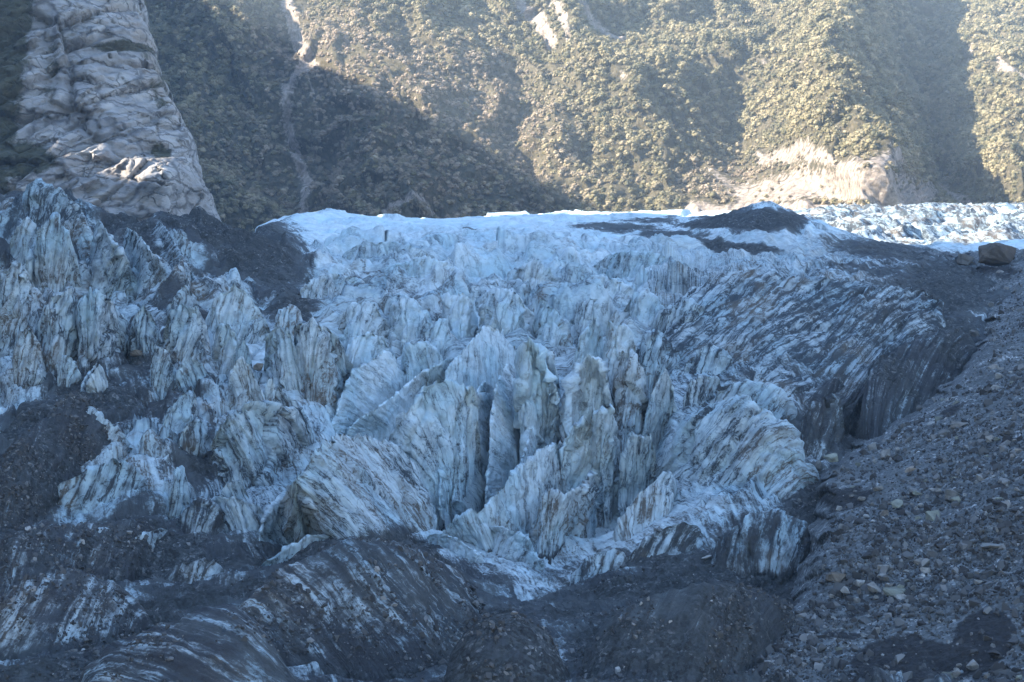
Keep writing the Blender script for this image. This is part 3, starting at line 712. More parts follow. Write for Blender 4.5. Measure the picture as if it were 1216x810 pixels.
serac('ribbed ice wall climbing to the left tower', [(40, 392), (54, 362), (68, 346), (84, 340), (92, 360)], [(42, 440), (54, 452), (66, 452), (78, 448), (90, 440)], .4, .55, name=FIN, cat='ice fin', skew=.2)
serac('broad ice block with a bright sloping top edge on the left', [(92, 372), (97, 342), (116, 346), (134, 362), (148, 386)], [(93, 448), (102, 455), (114, 452), (130, 438), (146, 415)], .4, .46, name=BLOCK, cat='ice block', skew=.2)
serac('dark low ice spur at the foot of the left tower', [(14, 430), (22, 395), (34, 384), (44, 402), (50, 432)], [(14, 466), (24, 470), (34, 470), (44, 466), (52, 460)], .4, .6, name=FIN, cat='ice fin')
serac('small bright ice horn at the foot of the broad block', [(68, 450), (74, 424), (82, 420), (90, 432), (94, 448)], [(70, 462), (76, 464), (82, 464), (88, 460), (94, 456)], .4, .3, name=FIN, cat='ice fin')
serac('thin bright ice ridge bordering the rubble slope', [(146, 396), (134, 404), (120, 424), (106, 442), (92, 458)], [(150, 408), (138, 420), (124, 440), (110, 456), (96, 468)], .5, .25, name=FIN, cat='ice fin')
serac('arched ice tower with a hollow front behind the small blocks', [(186, 398), (200, 372), (216, 359), (236, 362), (248, 400)], [(188, 425), (202, 432), (218, 436), (236, 434), (250, 428)], .4, .45, name='ice_tower', cat='ice tower')
serac('broad triangular ice face below the gritty shoulder', [(238, 384), (256, 352), (276, 331), (294, 345), (310, 370), (324, 392)], [(242, 405), (260, 412), (278, 414), (294, 412), (310, 408), (324, 402)], .5, .42, name=FIN, cat='ice fin', skew=.4)
serac('tall rounded ice tower, the right one of the pair by the pale fin', [(346, 425), (350, 388), (360, 379), (378, 384), (394, 394), (406, 412), (412, 440)], [(350, 455), (356, 475), (366, 488), (378, 492), (390, 486), (400, 470), (410, 455)], .35, .52, name='ice_tower', cat='ice tower', rnd=1.2, skew=.3)
serac('tall rounded ice tower, the left one of the pair by the pale fin', [(314, 425), (318, 396), (330, 386), (342, 387), (350, 410), (358, 440)], [(316, 445), (324, 458), (334, 466), (344, 472), (354, 476), (362, 478)], .35, .36, name='ice_tower', cat='ice tower', rnd=1.2, skew=-.5)
serac('ice block with a bright crown left of the paired towers', [(250, 412), (258, 388), (270, 382), (280, 394), (292, 420)], [(252, 432), (262, 440), (272, 442), (282, 442), (294, 438)], .4, .4, name=BLOCK, cat='ice block')
serac('blunt ice finger behind the brown boulder', [(276, 432), (282, 406), (292, 404), (302, 422)], [(278, 452), (286, 458), (294, 458), (304, 452)], .4, .4, name=FIN, cat='ice fin')
serac('rounded ice horn beside a rubble hollow', [(176, 440), (182, 414), (194, 410), (204, 426), (210, 446)], [(178, 462), (186, 466), (194, 468), (202, 465), (210, 460)], .4, .4, name=FIN, cat='ice fin')
serac('leaning striped ice block right of the rounded horn', [(204, 462), (212, 436), (224, 420), (240, 432), (256, 456)], [(206, 472), (216, 474), (228, 472), (242, 468), (257, 464)], .4, .36, name=BLOCK, cat='ice block', skew=-.6)
serac('curved ice fin ending above the dark hole', [(270, 460), (276, 432), (288, 422), (298, 436), (308, 458), (316, 476)], [(272, 478), (282, 482), (292, 482), (302, 482), (310, 484), (318, 486)], .4, .38, name=FIN, cat='ice fin', skew=-.5)
serac('small white ice stump between the hole and the paired towers', [(314, 470), (318, 450), (324, 448), (328, 468)], [(315, 478), (319, 481), (324, 481), (329, 477)], .4, .2, name=FIN, cat='ice fin')
serac('bright ice triangle at the head of the rubble slope', [(98, 466), (108, 446), (118, 432), (128, 448)], [(100, 472), (110, 474), (119, 474), (128, 468)], .45, .2, name=BLOCK, cat='ice block', skew=-.5)
serac('bright lumpy ice block in the middle of the rubble', [(188, 515), (200, 484), (216, 468), (230, 462), (238, 486)], [(190, 524), (203, 524), (216, 518), (228, 510), (238, 504)], .5, .28, name=BLOCK, cat='ice block')
serac('great concave ice face sweeping down under the paired towers', [(244, 520), (258, 508), (272, 490), (290, 474), (320, 472), (350, 484), (374, 500)], [(255, 560), (266, 580), (282, 596), (298, 606), (318, 600), (342, 572), (364, 540)], .75, .55, name='ice_wall', cat='ice wall', skew=-.7, flute=.8)
serac('folded white ice nose at the left of the concave face', [(244, 526), (256, 512), (272, 506), (290, 518), (314, 534)], [(258, 560), (268, 566), (280, 566), (296, 560), (316, 552)], .6, .3, name=BLOCK, cat='ice block', skew=-.6)
serac('pale ice apron under the concave face', [(244, 592), (262, 588), (284, 592), (304, 600), (318, 604)], [(262, 622), (274, 634), (290, 640), (306, 640), (316, 634)], .6, .35, name=BLOCK, cat='ice block', skew=-.5)
serac('cream coloured ice pinnacle at the left foot of the front apron', [(347, 574), (338, 582), (324, 597), (312, 618), (304, 645)], [(356, 640), (346, 648), (334, 650), (322, 652), (310, 654)], .45, .38, name=FIN, cat='ice fin', skew=-.4)
serac('curved ice sill running along the top of the rubble mound', [(418, 632), (398, 634), (370, 634), (340, 650), (318, 664), (302, 672)], [(412, 646), (394, 652), (368, 662), (344, 672), (322, 680), (306, 682)], .6, .35, name=BLOCK, cat='ice block', flute=.5)
serac('ice face with a jagged foot on the rubble slope', [(66, 530), (80, 494), (96, 478), (116, 490), (136, 502), (154, 520)], [(70, 545), (84, 550), (100, 550), (118, 548), (136, 544), (154, 536)], .7, .55, .25, name=BLOCK, cat='ice block')
serac('wide grey ice block beside the black hollow', [(48, 600), (70, 574), (98, 562), (124, 548), (146, 546), (166, 556), (180, 580)], [(52, 614), (74, 622), (100, 626), (124, 622), (144, 616), (164, 616), (180, 612)], .6, .6, .15, name=BLOCK, cat='ice block')
serac('ice pillar closing the right side of the black hollow', [(196, 610), (202, 580), (210, 558), (218, 552), (224, 580)], [(198, 622), (206, 626), (212, 626), (218, 622), (225, 616)], .4, .4, name='ice_column', cat='ice column')
serac('ice bridge slanting over the black hollow', [(220, 524), (204, 534), (190, 548), (176, 556)], [(222, 546), (210, 556), (200, 566), (188, 566)], .5, .35, name=BLOCK, cat='ice block')
serac('low ribbed ice wall near the foot of the rubble slope', [(88, 660), (104, 634), (128, 628), (152, 638), (178, 632), (206, 616)], [(92, 676), (108, 680), (130, 680), (154, 676), (180, 664), (206, 650)], .6, .55, name='ice_wall', cat='ice wall', skew=.3)
serac('dark ice hump left of the folded apron', [(206, 622), (220, 604), (238, 592), (256, 600), (268, 622)], [(210, 648), (224, 650), (240, 650), (256, 648), (270, 642)], .7, .7, .35, name=BLOCK, cat='ice block', rnd=1.15)
serac('curled dirty ice hump in the near rubble, ribbed on its front', [(52, 745), (66, 715), (88, 700), (112, 704), (130, 724)], [(56, 760), (72, 760), (90, 752), (112, 742), (132, 736)], .8, .8, .2, name=BLOCK, cat='ice block', rnd=1.25, skew=.3)
serac('arched ice rib under the rubble mound, striped dark', [(190, 690), (210, 668), (232, 662), (254, 666), (268, 680)], [(192, 700), (212, 700), (234, 698), (254, 696), (270, 694)], .8, .75, .1, name=BLOCK, cat='ice block', rnd=1.2)

# ---- the broad dirty right flank and the debris covered mounds in front
FL = dict(name='ice_flank', cat='ice slope', lean=2.2, amp=.75, facets=.8, flute=1.1, rnd=1.0, fd=0, group='sheets of the dirty right flank')
serac('upper left sheet of the dirty right flank, pale with slanting grey slashes', [(792, 352), (845, 330), (900, 318), (955, 322)], [(775, 428), (832, 446), (885, 452), (935, 440)], dirt=.9, deb=.12, skew=1.1, **FL)
serac('middle sheet of the dirty right flank above the banded lobe', [(888, 345), (945, 328), (1005, 328), (1062, 342)], [(850, 450), (905, 462), (960, 478), (1012, 446)], dirt=1.05, deb=.25, skew=1.2, **FL)
serac('dark sheet of the right flank climbing to the rubble at its upper right', [(985, 362), (1040, 338), (1092, 338), (1140, 352)], [(948, 478), (992, 498), (1040, 468), (1095, 440)], dirt=1.1, deb=.46, skew=1.2, **FL)
serac('smooth silt grey ice bulge between the dark cave and the rubble slope', [(1018, 455), (1050, 420), (1092, 398), (1135, 388), (1168, 398)], [(1040, 545), (1062, 520), (1096, 492), (1130, 466), (1165, 435)], lean=1.3, dirt=1.0, deb=.66, skew=1.4, amp=.55, facets=.7, flute=.6, rnd=1.2, fd=0, name='ice_flank', cat='ice slope', group='sheets of the dirty right flank')
serac('dark ice lip left of the cave, merging into the banded lobe', [(948, 500), (965, 478), (985, 470), (1004, 478)], [(958, 545), (974, 550), (990, 540), (1002, 520)], lean=.6, dirt=1.0, deb=.64, skew=1.0, fd=0, name='ice_flank', cat='ice slope', group='sheets of the dirty right flank')
MO = dict(name='ice_mound', cat='ice mound', rnd=1.35, facets=.45, fd=0, group='debris covered ice mounds in front of the glacier')
serac('largest dark rounded mound of grit covered ice in front of the central fins', [(288, 702), (335, 672), (385, 650), (432, 638), (482, 645), (530, 668), (572, 705)], [(190, 812), (275, 800), (360, 795), (430, 800), (500, 800), (552, 775), (592, 745)], lean=1.3, dirt=1.0, deb=.55, skew=-1.3, flute=.5, amp=.6, **MO)
serac('streaked blue ice swell at the bottom left, smeared with dark silt', [(80, 800), (135, 762), (200, 735), (262, 718), (312, 722)], [(90, 850), (160, 850), (225, 850), (300, 845), (370, 835)], lean=1.6, dirt=1.0, deb=.62, skew=-2.0, flute=.7, amp=.7, **MO)
serac('low dark mound at the left edge of the near rubble', [(-30, 720), (30, 690), (88, 676), (135, 690), (175, 722)], [(-30, 790), (40, 785), (100, 775), (150, 760), (188, 745)], lean=1.2, dirt=1.0, deb=.52, skew=.9, flute=.6, amp=.7, **MO)
serac('stony mound right of the largest one, covered in loose rubble', [(528, 775), (566, 738), (604, 722), (645, 742), (672, 782)], [(520, 840), (565, 845), (605, 845), (650, 840), (690, 830)], lean=1.3, dirt=1.0, deb=.92, skew=.5, flute=.4, amp=.7, **MO)
serac('wide dark mound below the cracked ice bulge, dusted with gravel', [(682, 770), (738, 722), (800, 700), (868, 692), (928, 708), (962, 742)], [(680, 835), (755, 835), (830, 830), (900, 800), (952, 768)], lean=1.4, dirt=1.0, deb=.78, skew=.9, flute=.5, amp=.65, **MO)
serac('gritty mound at the middle of the left rubble slope', [(-20, 560), (20, 520), (60, 490), (92, 466), (118, 486), (138, 520)], [(-20, 650), (20, 640), (55, 615), (85, 590), (110, 575), (140, 560)], lean=1.2, dirt=1.0, deb=.80, skew=.6, flute=.5, amp=.8, **MO)
serac('dark ridge of rubble over the low ribbed ice wall', [(-20, 640), (40, 618), (100, 622), (150, 618), (190, 612)], [(-20, 720), (40, 705), (95, 690), (150, 684), (200, 665)], lean=1.2, dirt=1.0, deb=.66, skew=.6, flute=.5, amp=.9, **MO)
# ---- more of the broken ice in the middle left and upper middle
for lab, c, f_, dd in (
        ('ragged ice step under the gritty shoulder', [(324, 400), (332, 372), (346, 362), (360, 374)], [(326, 412), (336, 416), (348, 414), (362, 404)], .55),
        ('dirty ice step between the white capped column and the upright blade', [(752, 420), (764, 398), (780, 390), (796, 402), (810, 420)], [(754, 440), (768, 446), (782, 446), (798, 442), (812, 436)], .75),
        ('low ice step above the squat brown topped block', [(808, 440), (824, 416), (842, 408), (862, 418), (876, 436)], [(810, 452), (828, 454), (846, 452), (864, 450), (878, 448)], .75),
        ('pale ice step in the right half of the icefall', [(772, 388), (792, 364), (814, 356), (836, 366), (852, 384)], [(776, 404), (796, 410), (816, 412), (838, 408), (854, 400)], .6),
        ('small ice step below the pyramid of ice', [(676, 372), (690, 356), (706, 352), (720, 366)], [(678, 388), (692, 392), (708, 392), (722, 384)], .55),
        ('rippled ice swell near the top rim, right of the middle', [(700, 312), (730, 300), (762, 298), (792, 304), (820, 316)], [(704, 322), (732, 326), (764, 326), (794, 324), (822, 322)], .4),
        ('rippled ice swell near the top rim, left of the middle', [(400, 300), (430, 288), (462, 286), (492, 292), (520, 304)], [(404, 310), (432, 314), (464, 314), (494, 312), (522, 310)], .4)):
    serac(lab, c, f_, .9, dd, name='ice_hummock', cat='ice hummock', rnd=1.15, amp=1.35, group='hummocks of the upper ice fall')
for lab, c, f_, dd, sk in (
        ('narrow ice rib between the rounded tower and the ribbed wall', [(46, 400), (54, 372), (62, 362), (70, 384)], [(48, 446), (56, 452), (64, 452), (72, 446)], .6, .2),
        ('dirty ice rib right of the broad ice block', [(150, 400), (160, 372), (172, 360), (184, 374), (192, 398)], [(152, 422), (162, 430), (174, 432), (186, 428), (194, 420)], .65, .3),
        ('leaning ice blade under the second ridged slope', [(196, 372), (206, 350), (220, 338), (234, 350)], [(198, 392), (210, 396), (222, 392), (236, 382)], .6, .4),
        ('dark ice rib above the great concave face', [(318, 476), (330, 458), (344, 470), (358, 486), (372, 506)], [(320, 500), (334, 510), (348, 520), (360, 530), (374, 540)], .7, -.6),
        ('thin blue ice blade in the groove left of the pale fin', [(404, 428), (400, 446), (392, 470), (382, 494), (370, 520)], [(414, 440), (410, 462), (402, 486), (392, 508), (380, 530)], .35, -.3),
        ('broken ice ledge left of the concave face', [(206, 520), (222, 500), (238, 496), (250, 514)], [(208, 545), (224, 552), (240, 548), (252, 536)], .6, .2),
        ('low ice block in front of the concave face', [(256, 596), (268, 574), (284, 570), (300, 584)], [(258, 612), (270, 616), (286, 616), (302, 608)], .5, -.4)):
    serac(lab, c, f_, .4, dd, name=FIN, cat='ice fin', skew=sk)

# ------------------------------------------------------------------ moraine: the rubble slope on the right
MR = np.array([(900, 300, 560), (1140, 296, 545), (1216, 292, 510), (1450, 280, 440), (1000, 420, 400), (1150, 400, 388), (1216, 400, 366), (1450, 400, 310), (1000, 500, 345), (1075, 500, 325), (1216, 500, 290), (1450, 500, 250),
               (900, 600, 285), (985, 600, 276), (1100, 600, 262), (1216, 600, 245), (1450, 600, 215), (880, 700, 250), (972, 690, 243), (1100, 700, 230), (1216, 700, 219), (1450, 700, 190), (800, 840, 202), (900, 810, 204), (1060, 810, 198), (1216, 810, 190), (1450, 830, 170)], float)
MX = np.linspace(790, 1450, 520); MY = np.linspace(268, 850, 620)
MYY, MXX = np.meshgrid(MY, MX, indexing='ij')
Mco = rbf(MR[:, :2] / 250, np.log(MR[:, 2]), np.stack([np.linspace(790, 1450, 90)[None].repeat(90, 0).ravel() / 250, np.linspace(268, 850, 90)[:, None].repeat(90, 1).ravel() / 250], -1), 1e-3).reshape(90, 90)


def mor_D(px, py):
    fu = np.clip((np.asarray(px, float) - 790) / 660 * 89, 0, 88.999); fl = np.clip((np.asarray(py, float) - 268) / 582 * 89, 0, 88.999)
    iu = fu.astype(int); il = fl.astype(int); a = fu - iu; b = fl - il
    return np.exp(Mco[il, iu] * (1 - a) * (1 - b) + Mco[il, iu + 1] * a * (1 - b) + Mco[il + 1, iu] * (1 - a) * b + Mco[il + 1, iu + 1] * a * b)


EDGE_Y = [268, 285, 300, 330, 400, 430, 460, 500, 530, 560, 600, 640, 680, 720, 745, 770, 800, 850]
EDGE_X = [1180, 1120, 1142, 1165, 1172, 1158, 1128, 1078, 1030, 985, 985, 975, 972, 955, 905, 860, 835, 800]


def mor_edge(px, py):
    """pixels right of the line where ice and rubble meet"""
    return px - np.interp(py, EDGE_Y, EDGE_X)


MD = mor_D(MXX, MYY)
MP = at(MXX, MYY, MD)
ed = mor_edge(MXX, MYY) + fbm(MP, 10, 3, 501) * 14
top = sstep(300, 276, MYY + fbm(MP, 20, 3, 505) * 10)
MD2 = MD + sstep(14, -34, ed) * 34 + top * 45
MP = at(MXX, MYY, MD2)
rel = fbm(MP, 24, 3, 511) * 2.2 + fbm(MP, 6, 4, 512, .6) * 0.9 + (ridged(MP, 2.6, 3, 513) - .5) * 0.45
MP[..., 2] += rel * 0.8; MP[..., 1] -= rel * 0.5; MP[..., 2] -= top * 26
wet = blobs(MXX, MYY, [(1075, 782, 60, 22, 0, 1.05), (1165, 762, 38, 26, -20, 1.05), (1130, 780, 40, 14, 0, .9), (1000, 755, 30, 8, 0, .72), (1015, 726, 22, 10, 0, .6), (1000, 590, 40, 14, 0, .7), (1130, 490, 36, 8, -30, .55), (1150, 322, 70, 10, 0, .7), (905, 752, 26, 8, -10, .8), (1080, 560, 30, 10, 0, .4)])
moraine = link_mesh('moraine_slope', MP.reshape(-1, 3), grid_faces(*MXX.shape), MOR, None, {'wet': wet})
tag(moraine, 'grey rubble slope of loose stones beside the ice', kind='structure')


# ------------------------------------------------------------------ boulders
def rock_mesh(name, seed, cuts=2, flat=1.0, npts=16, bev=.07, rough=1.0):
    """an angular block: the hull of scattered points, edges worn, faces roughened"""
    rr = np.random.RandomState(seed)
    bm = bmesh.new()
    for _ in range(npts):
        d = rr.normal(size=3); d /= np.linalg.norm(d)
        d = np.sign(d) * np.abs(d) ** .75
        bm.verts.new(d * rr.uniform(.78, 1.0) * np.array([1.05, .9, flat]))
    g = bmesh.ops.convex_hull(bm, input=bm.verts)
    bmesh.ops.delete(bm, geom=list({v for v in g['geom_interior'] + g['geom_unused'] if isinstance(v, bmesh.types.BMVert)}), context='VERTS')
    bmesh.ops.dissolve_limit(bm, angle_limit=.35, verts=bm.verts, edges=bm.edges)
    bmesh.ops.bevel(bm, geom=list(bm.edges), offset=bev, segments=2, profile=.6, affect='EDGES', clamp_overlap=True)
    bmesh.ops.triangulate(bm, faces=bm.faces)
    if cuts: bmesh.ops.subdivide_edges(bm, edges=bm.edges, cuts=cuts, use_grid_fill=True)
    bmesh.ops.triangulate(bm, faces=bm.faces)
    v = np.array([x.co[:] for x in bm.verts]); bm.verts.index_update()
    f = [[q.index for q in p.verts] for p in bm.faces]; bm.free()
    v = v + rough * v * (.05 * fbm(v, .7, 3, seed) + .045 * fbm(v, .22, 3, seed + 1, .6))[:, None]
    o = link_mesh(name, v, f, ROCK, smooth=False)
    me = o.data; bpy.data.objects.remove(o)
    return me


PROTO = [rock_mesh('boulder', 900 + k, 2, (.95, .7, .55, .8)[k % 4], 13 + k) for k in range(9)]
BIG = [rock_mesh('boulder', 940 + k, 4, (.85, .72, .5)[k % 3], 15 + 2 * k, .05, 1.9) for k in range(6)]
for k, m in enumerate(BIG):
    m.materials.clear(); m.materials.append([ROCK, ROCK_BROWN, ROCK_GREEN, ROCK_PALE, ROCK, ROCK_BROWN][k])
VARIANT = {}


def boulder(label, px, py, w, hgt, D=None, me=None, mat=None, rot=None, group=None, name='boulder'):
    D = float(D if D is not None else mor_D(px, py))
    me = me or PROTO[R.randint(len(PROTO))]
    if mat is not None:
        key = (me.name, mat.name)
        if key not in VARIANT:
            m2 = me.copy(); m2.materials.clear(); m2.materials.append(mat); VARIANT[key] = m2
        me = VARIANT[key]
    o = bpy.data.objects.new(name, me); COL.objects.link(o)
    rad = w * D / F / 2
    c = at(px, py, D)
    o.location = (c[0], c[1] - rad * 0.15, c[2])
    sz = rad * hgt / w / 0.75
    o.scale = (rad, rad * R.uniform(.8, 1.1), sz)
    o.rotation_euler = rot or (R.uniform(-.25, .25), R.uniform(-.25, .25), R.uniform(0, 6.3))
    tag(o, label, 'boulder', group)
    return o


MG = 'boulders on the rubble slope'
boulder('huge dark brown boulder on the skyline at the top of the rubble slope', 1184, 303, 58, 38, 492, BIG[1], ROCK_DARK, (0.1, .1, .4), name='boulder')
boulder('dark boulder half hidden left of the huge dark brown skyline boulder', 1146, 309, 30, 18, 520, BIG[0], ROCK)
for lab, x, y, w, h, b, m in (
        ('rounded grey green boulder lying at the mouth of the ice cave', 988, 543, 27, 18, 2, ROCK_GREEN),
        ('widest flat topped tan boulder in the middle of the rubble slope', 1076, 563, 44, 26, 1, ROCK_BROWN),
        ('long low grey boulder against the left of the widest tan one', 1044, 582, 36, 13, 2, ROCK),
        ('upright pointed boulder above the widest tan one', 1051, 540, 17, 19, 0, ROCK),
        ('rounded pale boulder right of the widest tan one', 1132, 588, 26, 18, 0, ROCK_PALE),
        ('wedge shaped olive boulder below the long low grey one', 1064, 598, 26, 15, 2, ROCK_GREEN),
        ('pinkish rounded boulder left of the olive wedge', 1048, 611, 17, 14, 0, ROCK_BROWN),
        ('dark mossy boulder standing tall in the rubble slope', 1110, 618, 30, 26, 0, ROCK_GREEN),
        ('small pale blue grey block on the smooth gravel', 1188, 629, 15, 11, 3, ROCK_PALE),
        ('long flat blue grey slab on the gravel under the pale block', 1182, 648, 44, 14, 2, ROCK_PALE),
        ('flat oval boulder near the edge of the dark ice bulge', 1011, 633, 23, 11, 2, ROCK),
        ('tilted green grey slab, the largest stone on the lower slope', 1060, 702, 38, 20, 2, ROCK_GREEN),
        ('rounded grey boulder above the tilted green slab', 1049, 675, 20, 14, 0, ROCK),
        ('brown blocky boulder against the dark ice at the foot of the slope', 994, 686, 30, 20, 1, ROCK_BROWN),
        ('small bluish stone beside the brown blocky boulder', 1020, 692, 15, 11, 3, ROCK_PALE),
        ('low grey stone just left of the tilted green slab', 1038, 697, 21, 10, 0, ROCK),
        ('small white topped stone on the upper slope by the ice rim', 1159, 396, 18, 8, 3, ROCK_PALE),
        ('pale boulder below the white topped stone', 1180, 407, 15, 10, 3, ROCK_PALE),
        ('big round pink grey boulder on the upper slope', 1180, 438, 20, 16, 1, ROCK),
        ('dark square boulder with a deep shadow beside it', 1166, 568, 18, 12, 0, ROCK),
        ('pale stone right of the dark square boulder', 1190, 571, 13, 9, 3, ROCK_PALE),
        ('orange brown stone at the right edge of the slope', 1210, 537, 15, 12, 1, ROCK_BROWN),
        ('round grey stone left of the orange brown one', 1193, 534, 15, 13, 0, ROCK),
        ('long pale boulder high on the slope below the ice rim', 1140, 505, 26, 13, 3, ROCK),
        ('boulder tucked under the silt smeared ice rim', 1128, 476, 17, 11, 0, ROCK)):
    boulder(lab, x, y, w, h, None, BIG[b], m, group=MG)
for lab, x, y, w, h, m in (
        ('brown stone resting on the front banded ice lobe', 866, 561, 14, 9, ROCK_BROWN),
        ('thin pale slab lying on the dark ice below the slanting slab', 836, 662, 20, 8, ROCK_PALE),
        ('upright pale block of stone at the end of the front banded lobe', 972, 554, 11, 18, ROCK_PALE),
        ('brown boulder wedged in the hole between ice towers', 308, 436, 16, 14, ROCK_BROWN),
        ('tan boulder on top of the rubble in the valley left of the mound', 234, 697, 16, 10, ROCK_BROWN),
        ('grey stone beside the tan boulder left of the mound', 232, 716, 12, 8, ROCK),
        ('flat grey brown boulder on the upper rubble slope at the left', 43, 485, 15, 9, ROCK_BROWN),
        ('brown boulder on the ridge above the rounded ice horn', 208, 472, 14, 9, ROCK_BROWN),
        ('brown rock outcropping from the rubble ridge by the thin ice ridge', 165, 420, 22, 12, ROCK_BROWN),
        ('small boulder near the lower left corner of the rubble', 88, 774, 15, 9, ROCK),
        ('pale stone on the dark mound above the near ice', 392, 742, 9, 6, ROCK_PALE),
        ('greenish stone on the rubble right of the dark mound', 618, 765, 15, 10, ROCK_GREEN),
        ('grey stone on the stony patch right of the dark mound', 604, 735, 11, 7, ROCK)):
    boulder(lab, x, y, w, h, ground_D(x, y + h * .3)[0], BIG[R.randint(6)], m, group='stones lying on the ice')
# the many unnamed blocks of the slope
n = 0
while n < 240:
    x, y = R.uniform(985, 1235), R.uniform(325, 805)
    e_ = mor_edge(x, y)
    dens = 1.0 if e_ < 130 else 0.45
    if e_ < 6 or R.rand() > dens: continue
    D = float(mor_D(x, y))
    w = (0.9 + 1.1 * R.pareto(2.6)) * 0.95 / D * F
    w = min(w, 17)
    boulder('grey block lying loose among many like it on the rubble slope', x, y, w, w * R.uniform(.5, .85), D, PROTO[R.randint(9)], [ROCK, ROCK, ROCK_GREEN, ROCK_PALE, ROCK_PALE, ROCK][R.randint(6)], group='loose blocks of the rubble slope')
    n += 1

# gravel: stones too many to count, one object
def stones_on(name, pts, size, label, seed):
    rr = np.random.RandomState(seed)
    me = bpy.data.meshes.new(name)
    me.from_pydata([tuple(p) for p in pts], [], [])
    for nm, v in (('size', size), ('tint', rr.beta(1.6, 3.2, len(pts)))):
        a = me.attributes.new(nm, 'FLOAT', 'POINT'); a.data.foreach_set('value', np.asarray(v, np.float32))
    a = me.attributes.new('turn', 'FLOAT_VECTOR', 'POINT'); a.data.foreach_set('vector', rr.uniform(0, 6.28, (len(pts), 3)).astype(np.float32).ravel())
    o = bpy.data.objects.new(name, me); COL.objects.link(o)
    return o


def instancer(o, coll, squash=(1, 1, 1)):
    ng = bpy.data.node_groups.new(o.name, 'GeometryNodeTree')
    ng.interface.new_socket('Geometry', in_out='INPUT', socket_type='NodeSocketGeometry')
    ng.interface.new_socket('Geometry', in_out='OUTPUT', socket_type='NodeSocketGeometry')
    i = ng.nodes.new('NodeGroupInput'); ou = ng.nodes.new('NodeGroupOutput')
    iop = ng.nodes.new('GeometryNodeInstanceOnPoints')
    ci = ng.nodes.new('GeometryNodeCollectionInfo'); ci.inputs[0].default_value = coll
    ci.inputs['Separate Children'].default_value = True; ci.inputs['Reset Children'].default_value = True

    def att(nm, t):
        a = ng.nodes.new('GeometryNodeInputNamedAttribute'); a.data_type = t; a.inputs[0].default_value = nm
        return a.outputs[0]
    iop.inputs['Pick Instance'].default_value = True
    rnd = ng.nodes.new('FunctionNodeRandomValue'); rnd.data_type = 'INT'
    rnd.inputs[4].default_value = 0; rnd.inputs[5].default_value = len(coll.objects) - 1
    sc = ng.nodes.new('ShaderNodeVectorMath'); sc.operation = 'SCALE'; sc.inputs[0].default_value = squash
    L = ng.links.new
    L(att('size', 'FLOAT'), sc.inputs['Scale'])
    L(i.outputs[0], iop.inputs['Points']); L(ci.outputs[0], iop.inputs['Instance']); L(rnd.outputs[2], iop.inputs['Instance Index'])
    L(att('turn', 'FLOAT_VECTOR'), iop.inputs['Rotation']); L(sc.outputs[0], iop.inputs['Scale'])
    L(iop.outputs[0], ou.inputs[0])
    m = o.modifiers.new('scatter', 'NODES'); m.node_group = ng
    return o


stone_coll = bpy.data.collections.new('stone_kinds')
for k in range(5):
    me = rock_mesh('stone', 970 + k, 0, .7, 11); me.materials.clear(); me.materials.append(GRAVEL)
    for p_ in me.polygons: p_.use_smooth = False
    stone_coll.objects.link(bpy.data.objects.new('stone', me))
fl = MP.reshape(-1, 3); wgt = (np.clip(mor_edge(MXX, MYY) / 20, 0, 1) * (MXX < 1300) * (1 - 0.85 * np.clip(wet * 1.3, 0, 1)) * (.35 + .65 * sstep(-.3, .3, fbm(MP, 18, 3, 520)))).ravel()
pick = R.choice(len(fl), 30000, p=wgt / wgt.sum())
jit = R.uniform(-.5, .5, (30000, 3)) * np.array([1.2, 1.2, .1])
instancer(tag(stones_on('moraine_gravel', fl[pick] + jit, 0.13 + 0.19 * R.pareto(2.4, 30000).clip(0, 5), '', 61), 'loose grey stones strewn over the rubble slope', kind='stuff'), stone_coll)
fl = G.reshape(-1, 3); vis = (GD < 520) & (PX > -60) & (PX < 1100)
wgt = (sstep(.55, .95, deb) * vis * (.15 + .85 * sstep(-.1, .35, fbm(PTS, 12, 4, 530))) / np.sqrt(GD)).ravel()
pick = R.choice(len(fl), 26000, p=wgt / wgt.sum())
jit = R.uniform(-.5, .5, (26000, 3)) * np.array([1.0, 1.0, .1])
mv = np.vstack(MOUNDS); mp = R.choice(len(mv), 30000); keepm = mv[mp][:, 0] > -90
mw = fbm(mv[mp], 9, 3, 540) > -.05
extra = mv[mp][mw]
nx = len(extra)
tag(instancer(stones_on('mound_gravel', extra + R.uniform(-.3, .3, (nx, 3)) * np.array([1, 1, .3]), 0.09 + 0.13 * R.pareto(2.4, nx).clip(0, 4), '', 63), stone_coll), 'loose stones strewn over the dark ice mounds', kind='stuff')
instancer(tag(stones_on('ice_gravel', fl[pick] + jit, 0.11 + 0.12 * R.pareto(2.8, 26000).clip(0, 4), '', 62), 'loose stones strewn over the dirty ice', kind='stuff'), stone_coll)
